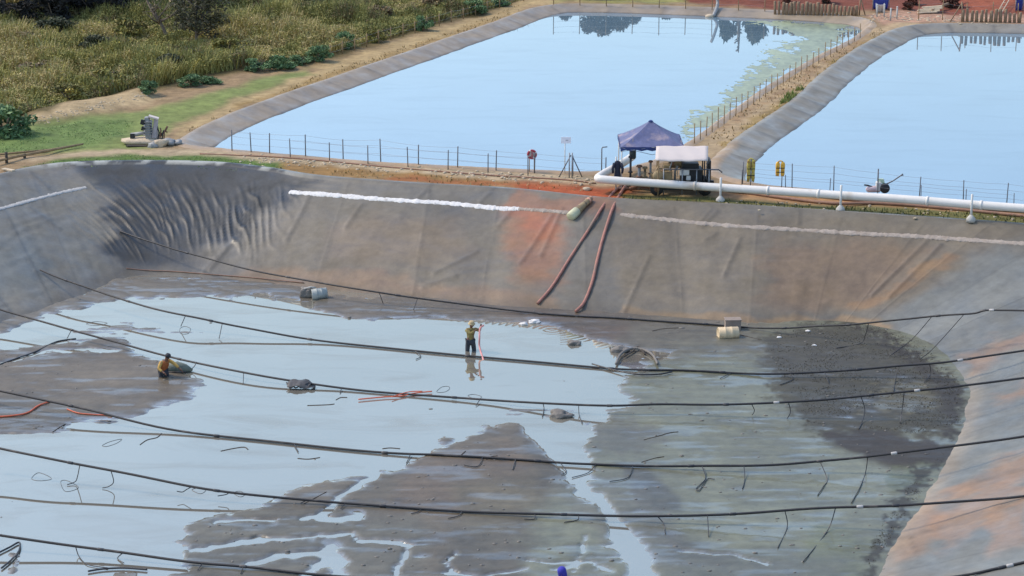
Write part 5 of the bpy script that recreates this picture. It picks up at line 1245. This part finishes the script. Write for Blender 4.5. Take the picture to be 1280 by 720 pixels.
# tangled black scrap on the third pipe
q = hit(368, 486); t = thing('pipe_tangle', 'black twisted scrap sheet caught on the third pipe', 'scrap', q)
mb = MB(); vs = []; fs = []
for i in range(9):
    for j in range(4):
        a = i/8; b = j/3; vs.append((q.x-.25+a*1.0, q.y+.35-b*.5, q.z+.16+.16*math.sin(a*3.2)*(1-b)+.05*math.sin(a*11+b*4)-.1*a))
for i in range(8):
    for j in range(3): fs.append((i*4+j, i*4+j+1, (i+1)*4+j+1, (i+1)*4+j))
mb.add(vs, fs, True); sh = mb.build('sheet', mat('grey_sheet', lin(74, 72, 70), .6, var=.3, scale=6), t); sh.modifiers.new('thickness', 'SOLIDIFY').thickness = .015
for k in range(4):
    MB().tube(catmull([(q.x-.3+k*.17, q.y+.2, q.z+.18), (q.x-.15+k*.2, q.y-.05, q.z+.05), (q.x+.1+k*.16, q.y+.1, q.z+.16), (q.x+.3+k*.1, q.y+.25, q.z+.1)], 5), .028, 6).build('strand', m_black, t)
for i, (u, v, r, lab) in enumerate(((700, 520, .26, 'round mud lump caught under the third pipe'), (776, 439, .26, 'dark mud clod with weed below the back wall'), (718, 430, .2, 'dark mud clod breaking the rippled slurry'), (668, 403, .16, 'white foam lump near the hose mouth'), (655, 406, .13, 'smaller white foam lump near the hose mouth'), (974, 422, .07, 'left of two white scraps on the far mud'), (1010, 414, .07, 'right of two white scraps on the far mud'),
                                   (1018, 432, .06, 'lowest white scrap on the far mud'), (852, 570, .05, 'tiny dark clod on the grey mud'))):
    q = hit(u, v); m = m_strip if 'white' in lab else m_mudlump
    tag(MB().blob((q.x, q.y, q.z+r*.15), (r*1.4, r, r*.6), 60+i, 3, .35).build('mud_lump' if m is m_mudlump else 'white_scrap', m, None, origin=q), lab, 'lump' if m is m_mudlump else 'scrap')
hose('sunken_hoop', 'dark arched hoop of old pipe sunk in the mud', [(770, 458), (775, 447), (785, 440), (800, 439), (815, 446), (822, 458)], .05, m_mudlump, 'hoop', lift=.05)
hose('sunken_branch', 'dark branch sticking across the sunken hoop', [(780, 448), (790, 442), (798, 436), (806, 445)], .035, m_barkd, 'branch', lift=.04)

# ------------------------------------------------------------------ things in the far yard
p = onz(893, -5); p.z = gz_at(p.x, p.y); a = hit(897, 12); b = hit(889, 22)
t = thing('outfall_pipe', 'grey outfall pipe dropping into the far side of the first pond', 'pipe', a)
MB().tube(catmull([a+Vector((-.3, .9, 1.7)), a+Vector((-.1, .5, 1.0)), a+Vector((0, .15, .3)), b+Vector((.15, 0, .1))], 5), [.1]*10+[.12]*6, 10).build('pipe', m_grey, t)
MB().blob((b.x-.1, b.y, b.z+.08), (.3, .22, .16), 4, 2, .2).build('splash_stone', m_stone, t)
for i, (u, v, lab) in enumerate(((1113, 26, 'taller white gate post at the far end of the bund'), (1121, 24, 'white gate post right of the taller one'), (1096, 21, 'white post left of the blue tarp'), (1105, 21, 'white post under the blue tarp'))):
    q = hit(u, v); t = thing('gate_post', lab, 'post', q, 'white posts at the end of the bund')
    MB().tube([q-Vector((0, 0, .1)), q+Vector((0, 0, .8))], .055, 8).build('shaft', m_conc, t); MB().lathe([(.07, 0), (.07, .03), (.01, .06)], Matrix.Translation(q+Vector((0, 0, .8))), 8).build('cap', m_whitep, t)
def tarp(u, v, w, h, lab, m, name='tarp'):
    q = hit(u, v); mb = MB(); vs = []; fs = []
    t = thing(name, lab, 'tarp', q)
    for j in range(7):
        for i in range(11):
            a = i/10-.5; b = j/6; vs.append((q.x+a*w*(1-.1*b), q.y+.25*b+.05*math.sin(i*1.9), q.z+h*(1-b)+.03*math.sin(i*2.3+b*3)))
    for j in range(6):
        for i in range(10): fs.append((j*11+i, j*11+i+1, (j+1)*11+i+1, (j+1)*11+i))
    o = mb.add(vs, fs, True).build('sheet', m, t); o.modifiers.new('thickness', 'SOLIDIFY').thickness = .02
    for s in (-.5, .5): MB().tube([(q.x+s*w, q.y+.02, q.z-.05), (q.x+s*w, q.y+.02, q.z+h+.1)], .035, 6).build('pole', m_galv, t)
tarp(1101, 12, 1.1, 1.3, 'blue tarp hanging between poles behind the white posts', m_tarp)
tarp(1274, 14, .5, 1.2, 'narrow blue tarp at the right edge of the red yard', m_tarp)
tarp(1100, 16, .55, .55, 'white sheet hanging below the blue tarp', m_canvas)
q = hit(1160, 17); t = thing('board_stack', 'stack of pale boards leaning on the red earth', 'boards', q); rr = random.Random(3)
for k in range(6): MB().box((q.x+.1*k+rr.uniform(-.1, .1), q.y+.2*k, q.z+.08+.05*k), (1.3+rr.uniform(-.3, .3), .22, .05), rz=rr.uniform(-.15, .15), ry=-.06).build('board', m_stone, t)
a, b = hit(1165, 16), hit(1205, 3); tag(MB().tube([a+Vector((0, 0, .15)), a.lerp(b, .5)+Vector((0, 0, .3)), b+Vector((0, 0, .35))], [.09, .1, .08], 8).build('fallen_log', m_wood, None, origin=a), 'long brown log lying on the red earth slope', 'log')
a = hit(1247, 20); b = hit(1262, 4); t = thing('ladder', 'pale ladder leaning over the right palisade', 'ladder', a)
for dx in (-.15, .15): MB().tube([a+Vector((dx, 0, 0)), b+Vector((dx, 0, .6))], .035, 6).build('rail', m_stone, t)
for f in (.2, .4, .6, .8):
    c = a.lerp(b+Vector((0, 0, .6)), f); MB().tube([c-Vector((.15, 0, 0)), c+Vector((.15, 0, 0))], .025, 6).build('rung', m_stone, t)
for i, (u, v, rx, h, lab) in enumerate(((1030, 4, .8, .9, 'dark red brown bush behind the bund palisade'), (985, 3, .7, .7, 'reddish bush at the left end of the bund palisade'), (1190, 9, .9, .9, 'dark bush beside the long brown log'), (1140, 6, .7, .8, 'dark bush beside the stack of boards'), (1135, 12, .5, .5, 'small rusty bush in front of the boards'))):
    bush('bush', lab, u, v, rx, h, [(92, 52, 42), (70, 46, 38), (112, 70, 56), (60, 50, 40)], 'rd', group='bushes in the red yard')

# dark weed and clods on the mud
def mud_cover(name, label, polys, dens, h, pal, thr):
    Vs = []; Cs = []; cc = np.array([lin(*c) for c in pal])*.8
    for pol in polys:
        PP = scatter(np.array([tuple(onz(*p, ZS))[:2] for p in pol]), dens)
        PP = PP[fbm(PP[:, 0]*1.1, PP[:, 1]*1.6, 611, 4) > thr]
        zz = []
        for x, y in PP:
            hh_ = BVMUD.ray_cast(Vector((x, y, 0)), Vector((0, 0, -1))); zz.append(hh_[0].z if hh_[0] is not None else -9)
        zz = np.array(zz); ok_ = zz > ZS; PP = PP[ok_]; zz = zz[ok_]; n_ = len(PP)
        g = RNG.uniform(0, 6.28, n_); hh_ = h*RNG.uniform(.3, 1.3, n_); w = RNG.uniform(.008, .028, n_)
        b = np.c_[PP, zz-.005]; sd_ = np.c_[np.cos(g)*w, np.sin(g)*w, 0*w]; t_ = b+np.c_[RNG.normal(0, 1.2, n_)*hh_, RNG.normal(0, 1.2, n_)*hh_, hh_]
        Vs.append(np.stack([b-sd_, b+sd_, t_], 1).reshape(-1, 3)); Cs.append(np.repeat(cc[RNG.integers(0, len(cc), n_)]*RNG.uniform(.6, 1.2, n_)[:, None], 3, 0))
    Vs = np.concatenate(Vs); Cs = np.concatenate(Cs)
    tag(link(name, npmesh(name, Vs, np.arange(len(Vs)).reshape(-1, 3), m_leaf, Cs, smooth=False)), label, 'weed', kind='stuff')
mud_cover('mud_weed', 'dark low weed growing on the mud along the right side of the pit', [[(960, 440), (1000, 405), (1080, 405), (1150, 428), (1200, 480), (1200, 530), (1150, 545), (1010, 530)],
    [(1185, 560), (1165, 605), (1125, 655), (1098, 700), (1085, 715), (1085, 690), (1120, 630), (1150, 590)]], 150, .03, [(74, 68, 54), (90, 84, 64), (58, 50, 42), (80, 78, 58)], -.03)
cl_ = MB(); rr = random.Random(88); cnt = 0
while cnt < 420:
    u, v = rr.uniform(0, 1180), rr.uniform(372, 719); p = onz(u, v, ZS); hh_ = BVMUD.ray_cast(Vector((p.x, p.y, 0)), Vector((0, 0, -1)))
    if hh_[0] is None or hh_[0].z < ZS+.005 or hh_[0].z > ZS+.2: 
        if rr.random() > .02: continue
    r = rr.uniform(.012, .05)*(1.6 if rr.random() < .08 else 1); z_ = hh_[0].z if hh_[0] is not None else ZS
    cl_.blob((p.x, p.y, max(z_, ZS)), (r*rr.uniform(1, 2.2), r, r*.6), rr.random(), 1); cnt += 1
tag(cl_.build('mud_clods', m_mudlump), 'small grey clods and crumbs strewn over the mud', 'clods', kind='stuff')

# algae along the right shore of the first pond
ALG = [(836, 166), (884, 128), (912, 104), (944, 80), (972, 64), (992, 50), (975, 38), (945, 26), (1000, 26), (1075, 28), (1080, 40), (1040, 66), (1000, 90), (930, 136), (862, 184)]
AW = np.array([tuple(onz(*p, ZW))[:2] for p in ALG])
ax_, ay_ = np.meshgrid(np.arange(AW[:, 0].min(), AW[:, 0].max(), .1), np.arange(AW[:, 1].min(), AW[:, 1].max(), .12)); av = np.c_[ax_.ravel(), ay_.ravel()]
nn = fbm(av[:, 0]*.5, av[:, 1]*.35, 501, 4); nf = fbm(av[:, 0]*1.8, av[:, 1]*1.2, 503, 3)
nff = fbm(av[:, 0]*5, av[:, 1]*3.5, 507, 3); ok = sdf(av[:, 0], av[:, 1], AW)+nn*3.2+nf*2.0+nff*2.6 > .2
ai = np.arange(len(av)).reshape(ax_.shape); q = np.stack([ai[:-1, :-1], ai[:-1, 1:], ai[1:, 1:], ai[1:, :-1]], -1).reshape(-1, 4); q = q[ok[q].all(1)]
un = np.unique(q); rm = np.full(len(av), -1); rm[un] = np.arange(len(un))
ac = (L((150, 158, 122))[None]*(1+.7*nn+.6*nf+.6*nff)[:, None])*.72
m_alg = mat('algae_scum', attr=True, rough=.4, var=.25, scale=3, bump=.1, spec=.5)
tag(link('algae', npmesh('algae', np.c_[av, np.full(len(av), ZW+.006)][un], rm[q], m_alg, ac[un])), 'pale green algae scum along the right shore of the first pond', 'algae', kind='stuff')

# ------------------------------------------------------------------ people working in the pit
def skin_mesh(name, verts, radii, edges, material, root=0, sub=2):
    me = bpy.data.meshes.new(name+'_tmp'); me.from_pydata([tuple(v) for v in verts], edges, []); me.update()
    o = bpy.data.objects.new(name+'_tmp', me); COL.objects.link(o)
    s = o.modifiers.new('skin', 'SKIN'); s.use_smooth_shade = True; s.branch_smoothing = .4
    for i, sv in enumerate(me.skin_vertices[0].data):
        sv.radius = (radii[i], radii[i]) if not isinstance(radii[i], tuple) else radii[i]; sv.use_root = (i == root)
    ss = o.modifiers.new('sub', 'SUBSURF'); ss.levels = sub; ss.render_levels = sub
    bpy.context.view_layer.update(); dg = bpy.context.evaluated_depsgraph_get()
    out = bpy.data.meshes.new_from_object(o.evaluated_get(dg)); out.name = name
    bpy.data.objects.remove(o); bpy.data.meshes.remove(me); out.materials.clear(); out.materials.append(material); return out
def person(label, loc, J, shirt, trousers, headgear, sleeve=None, glove=True, facing=0.0, vest=None):
    """J: joints in local metres, feet at z=0: pel, chest, neck, head, sl/sr (shoulder) el/er (elbow) wl/wr (wrist) hl/hr (hip) kl/kr al/ar"""
    t = thing('person', label, 'person', loc, rz=facing); LOCAL.add(t.name)
    J = {k: Vector(v) for k, v in J.items()}
    names = ['pel', 'waist', 'chest', 'neck', 'head', 'crown', 'sl', 'el', 'wl', 'pl', 'sr', 'er', 'wr', 'pr', 'hl', 'kl', 'al', 'tl', 'hr', 'kr', 'ar', 'tr']
    J['waist'] = J['pel'].lerp(J['chest'], .5); hd = (J['head']-J['neck']).normalized(); J['crown'] = J['head']+hd*.09
    fw = J.pop('fw', Vector((0, -1, 0)))
    for s in 'lr':
        J['p'+s] = J['w'+s]+(J['w'+s]-J['e'+s]).normalized()*.09; J['t'+s] = J['a'+s]+fw*.17+Vector((0, 0, -.04))
    rad = dict(pel=(.15, .11), waist=(.135, .1), chest=(.17, .12), neck=.055, head=(.078, .095), crown=(.06, .075), sl=.07, el=.045, wl=.032, pl=.04, sr=.07, er=.045, wr=.032, pr=.04,
               hl=.09, kl=.062, al=.043, tl=.04, hr=.09, kr=.062, ar=.043, tr=.04)
    ed = [('pel', 'waist'), ('waist', 'chest'), ('chest', 'neck'), ('neck', 'head'), ('head', 'crown')]
    for s in 'lr': ed += [('chest', 's'+s), ('s'+s, 'e'+s), ('e'+s, 'w'+s), ('w'+s, 'p'+s), ('pel', 'h'+s), ('h'+s, 'k'+s), ('k'+s, 'a'+s), ('a'+s, 't'+s)]
    ix = {n: i for i, n in enumerate(names)}
    body = skin_mesh('body', [J[n] for n in names], [rad[n] for n in names], [(ix[a], ix[b]) for a, b in ed], m_skin)
    bo = link('body', body, t)
    # nose, ears, brow and eyes on the head; five fingers from each palm, joined into the same body mesh
    extra = MB(); rt = fw.cross(hd).normalized(); hc = J['head']
    f2 = (fw-hd*fw.dot(hd)).normalized()
    extra.tube([hc+f2*.085+hd*.02, hc+f2*.118-hd*.018, hc+f2*.09-hd*.03], [.008, .016, .012], 6)
    for s in (-1, 1): extra.tube([hc+rt*s*.075, hc+rt*s*.1+hd*.01], [.028, .02], 6)
    for s in 'lr':
        d = (J['p'+s]-J['w'+s]).normalized(); sd_ = d.cross(Vector((.3, .2, 1))).normalized(); bd_ = sd_.cross(d)
        for k, ln in enumerate((.07, .08, .075, .06)):
            b0 = J['p'+s]+sd_*(k-1.5)*.019+d*.015
            extra.tube([b0, b0+d*ln*.55-bd_*.012, b0+d*ln*.8-bd_*.04], [.0095, .0088, .0075], 5)
        b0 = J['w'+s]+d*.03+sd_*-.03; extra.tube([b0, b0-sd_*.03+d*.03, b0-sd_*.035+d*.06-bd_*.02], [.011, .01, .008], 5)
    bm = bmesh.new(); bm.from_mesh(body); tmp = bpy.data.meshes.new('x'); tmp.from_pydata(extra.v, [], extra.f); bm.from_mesh(tmp); bm.to_mesh(body); bm.free()
    for pl_ in body.polygons: pl_.use_smooth = True
    eyes = MB()
    for s in (-1, 1): eyes.blob(hc+f2*.085+rt*s*.032+hd*.02, (.009, .009, .009), 1, 1, 0)
    eyes.build('eye', m_glove, t, origin=(0, 0, 0))
    def cloth(nm, ns, k, m, es, cut=None):
        ii = {n: i for i, n in enumerate(ns)}
        r_ = [tuple(x+k for x in rad[n]) if isinstance(rad[n], tuple) else rad[n]+k for n in ns]
        pos = [J[n] for n in ns]
        link(nm, skin_mesh(nm, pos, r_, [(ii[a], ii[b]) for a, b in es], m), t)
    J['nb'] = J['chest'].lerp(J['neck'], .6); rad['nb'] = .075
    for s in 'lr':
        J['c'+s] = J['e'+s].lerp(J['w'+s], .8); rad['c'+s] = .036
        J['b'+s] = J['k'+s].lerp(J['a'+s], .9); rad['b'+s] = .047
    cloth('shirt', ['waist', 'pel', 'chest', 'nb', 'sl', 'el', 'cl', 'sr', 'er', 'cr'], .018, shirt, [('waist', 'pel'), ('waist', 'chest'), ('chest', 'nb'), ('chest', 'sl'), ('sl', 'el'), ('el', 'cl'), ('chest', 'sr'), ('sr', 'er'), ('er', 'cr')])
    cloth('trousers', ['pel', 'hl', 'kl', 'bl', 'hr', 'kr', 'br'], .024, trousers, [('pel', 'hl'), ('hl', 'kl'), ('kl', 'bl'), ('pel', 'hr'), ('hr', 'kr'), ('kr', 'br')])
    if vest: cloth('vest', ['waist', 'pel', 'chest', 'nb', 'sl', 'sr'], .032, vest, [('waist', 'pel'), ('waist', 'chest'), ('chest', 'nb'), ('chest', 'sl'), ('chest', 'sr')])
    for s in 'lr':
        cloth('boot', ['b'+s, 'a'+s, 't'+s], .014, m_darkcl, [('b'+s, 'a'+s), ('a'+s, 't'+s)])
    M = Matrix.Translation(hc+hd*.045) @ hd.to_track_quat('Z', 'Y').to_matrix().to_4x4()
    if headgear[0] == 'hat':
        MB().lathe([(.14, -.015), (.145, -.005), (.11, .012), (.105, .07), (.085, .105), (.04, .12)], M, 18).build('hat', headgear[1], t, origin=(0, 0, 0))
    elif headgear[0] == 'cap':
        MB().lathe([(.105, -.02), (.108, .03), (.09, .08), (.04, .105)], M, 16).build('cap', headgear[1], t, origin=(0, 0, 0))
    else:
        MB().lathe([(.12, -.2), (.125, -.1), (.125, .0), (.115, .06), (.08, .1), (.03, .115)], M @ Matrix.Translation((0, 0, 0)), 16).build('hood', headgear[1], t, origin=(0, 0, 0))
    return t
# worker in the middle: thigh deep, arms raised in front to the right, holding the hose
p = hit(588, 438); L1 = Vector((p.x, p.y, ZS-.55))
J1 = dict(pel=(0, 0, .92), chest=(.03, -.02, 1.28), neck=(.04, -.03, 1.47), head=(.05, -.05, 1.6), sl=(-.13, -.06, 1.41), sr=(.19, .05, 1.42), el=(.02, -.2, 1.28), er=(.36, .0, 1.34), wl=(.2, -.22, 1.42), wr=(.4, -.12, 1.55),
          hl=(-.09, -.02, .9), hr=(.1, .02, .9), kl=(-.12, -.06, .5), kr=(.15, .02, .5), al=(-.14, .02, .09), ar=(.18, .05, .09), fw=(.8, -.6, 0))
person('worker standing deep in the slurry holding a pink hose with both hands', L1, J1, m_olive, m_darkcl, ('hat', m_hat))
h1 = L1+Vector((.3, -.22, 1.50)); e = hit(604, 449)
tag(MB().tube(catmull([h1+Vector((.22, .08, .1)), h1+Vector((.08, -.02, .0)), h1+Vector((.06, -.25, -.3)), L1+Vector((.36, -.5, .85)), Vector((e.x, e.y, ZS)), Vector((e.x+.05, e.y-.1, ZS-.1))], 6), .035, 8).build('pink_hose', m_pink, None, origin=h1), 'pink hose held by the middle worker, dipping into the slurry', 'hose')
# worker at the left: bent, orange vest with one yellow sleeve side
p = hit(205, 470); L2 = Vector((p.x, p.y, ZS-.62))
J2 = dict(pel=(-.02, 0, .86), chest=(.06, -.06, 1.16), neck=(.13, -.09, 1.33), head=(.18, -.12, 1.45), sl=(-.06, -.16, 1.27), sr=(.2, .06, 1.3), el=(-.14, -.3, 1.05), er=(.42, .0, 1.14), wl=(.05, -.42, .95), wr=(.62, -.08, .98),
          hl=(-.1, -.04, .85), hr=(.08, .04, .85), kl=(-.1, -.12, .46), kr=(.14, -.06, .46), al=(-.12, 0, .08), ar=(.16, .06, .08), fw=(.75, -.66, 0))
person('worker in an orange vest and yellow sleeves bending beside the left mud bank', L2, J2, m_hiyell, m_darkcl, ('cap', m_glove), vest=m_hiorange)
q = hit(222, 464); t = thing('mud_sled', 'grey green muddy sack floating right of the left worker', 'sack', q)
MB().tube([(q.x-.42, q.y, q.z+.05), (q.x-.3, q.y, q.z+.12), (q.x, q.y+.02, q.z+.16), (q.x+.3, q.y+.05, q.z+.1), (q.x+.55, q.y+.08, q.z+.02)], [.08, .19, .22, .16, .04], 12).build('sack', mat('sack_green', lin(104, 110, 98), .8, var=.3, scale=6, bump=.4), t)
MB().tube([(q.x+.5, q.y+.08, q.z+.04), (q.x+.62, q.y+.12, q.z+.16), (q.x+.7, q.y+.2, q.z+.3)], .015, 5).build('tie', m_black, t)
MB().tube([(q.x-.4, q.y-.2, q.z+.02), (q.x, q.y-.24, q.z+.04), (q.x+.35, q.y-.14, q.z+.02)], .03, 6).build('edge_rope', m_black, t)
# worker at the lower edge
p = onz(703, 778, ZS); L3 = Vector((p.x, p.y, ZS-.08))
J3 = dict(pel=(0, 0, .92), chest=(0, -.04, 1.3), neck=(0, -.06, 1.49), head=(-.02, -.1, 1.61), sl=(-.19, -.05, 1.43), sr=(.19, -.05, 1.43), el=(-.25, -.1, 1.14), er=(.25, -.12, 1.14), wl=(-.15, -.3, 1.02), wr=(.15, -.32, 1.02),
          hl=(-.1, 0, .9), hr=(.1, 0, .9), kl=(-.11, -.03, .5), kr=(.11, -.03, .5), al=(-.12, .02, .09), ar=(.12, .02, .09), fw=(-.2, -.97, 0))
person('worker in a blue hood at the lower edge of the picture', L3, J3, m_blueh, m_darkcl, ('hood', m_blueh))
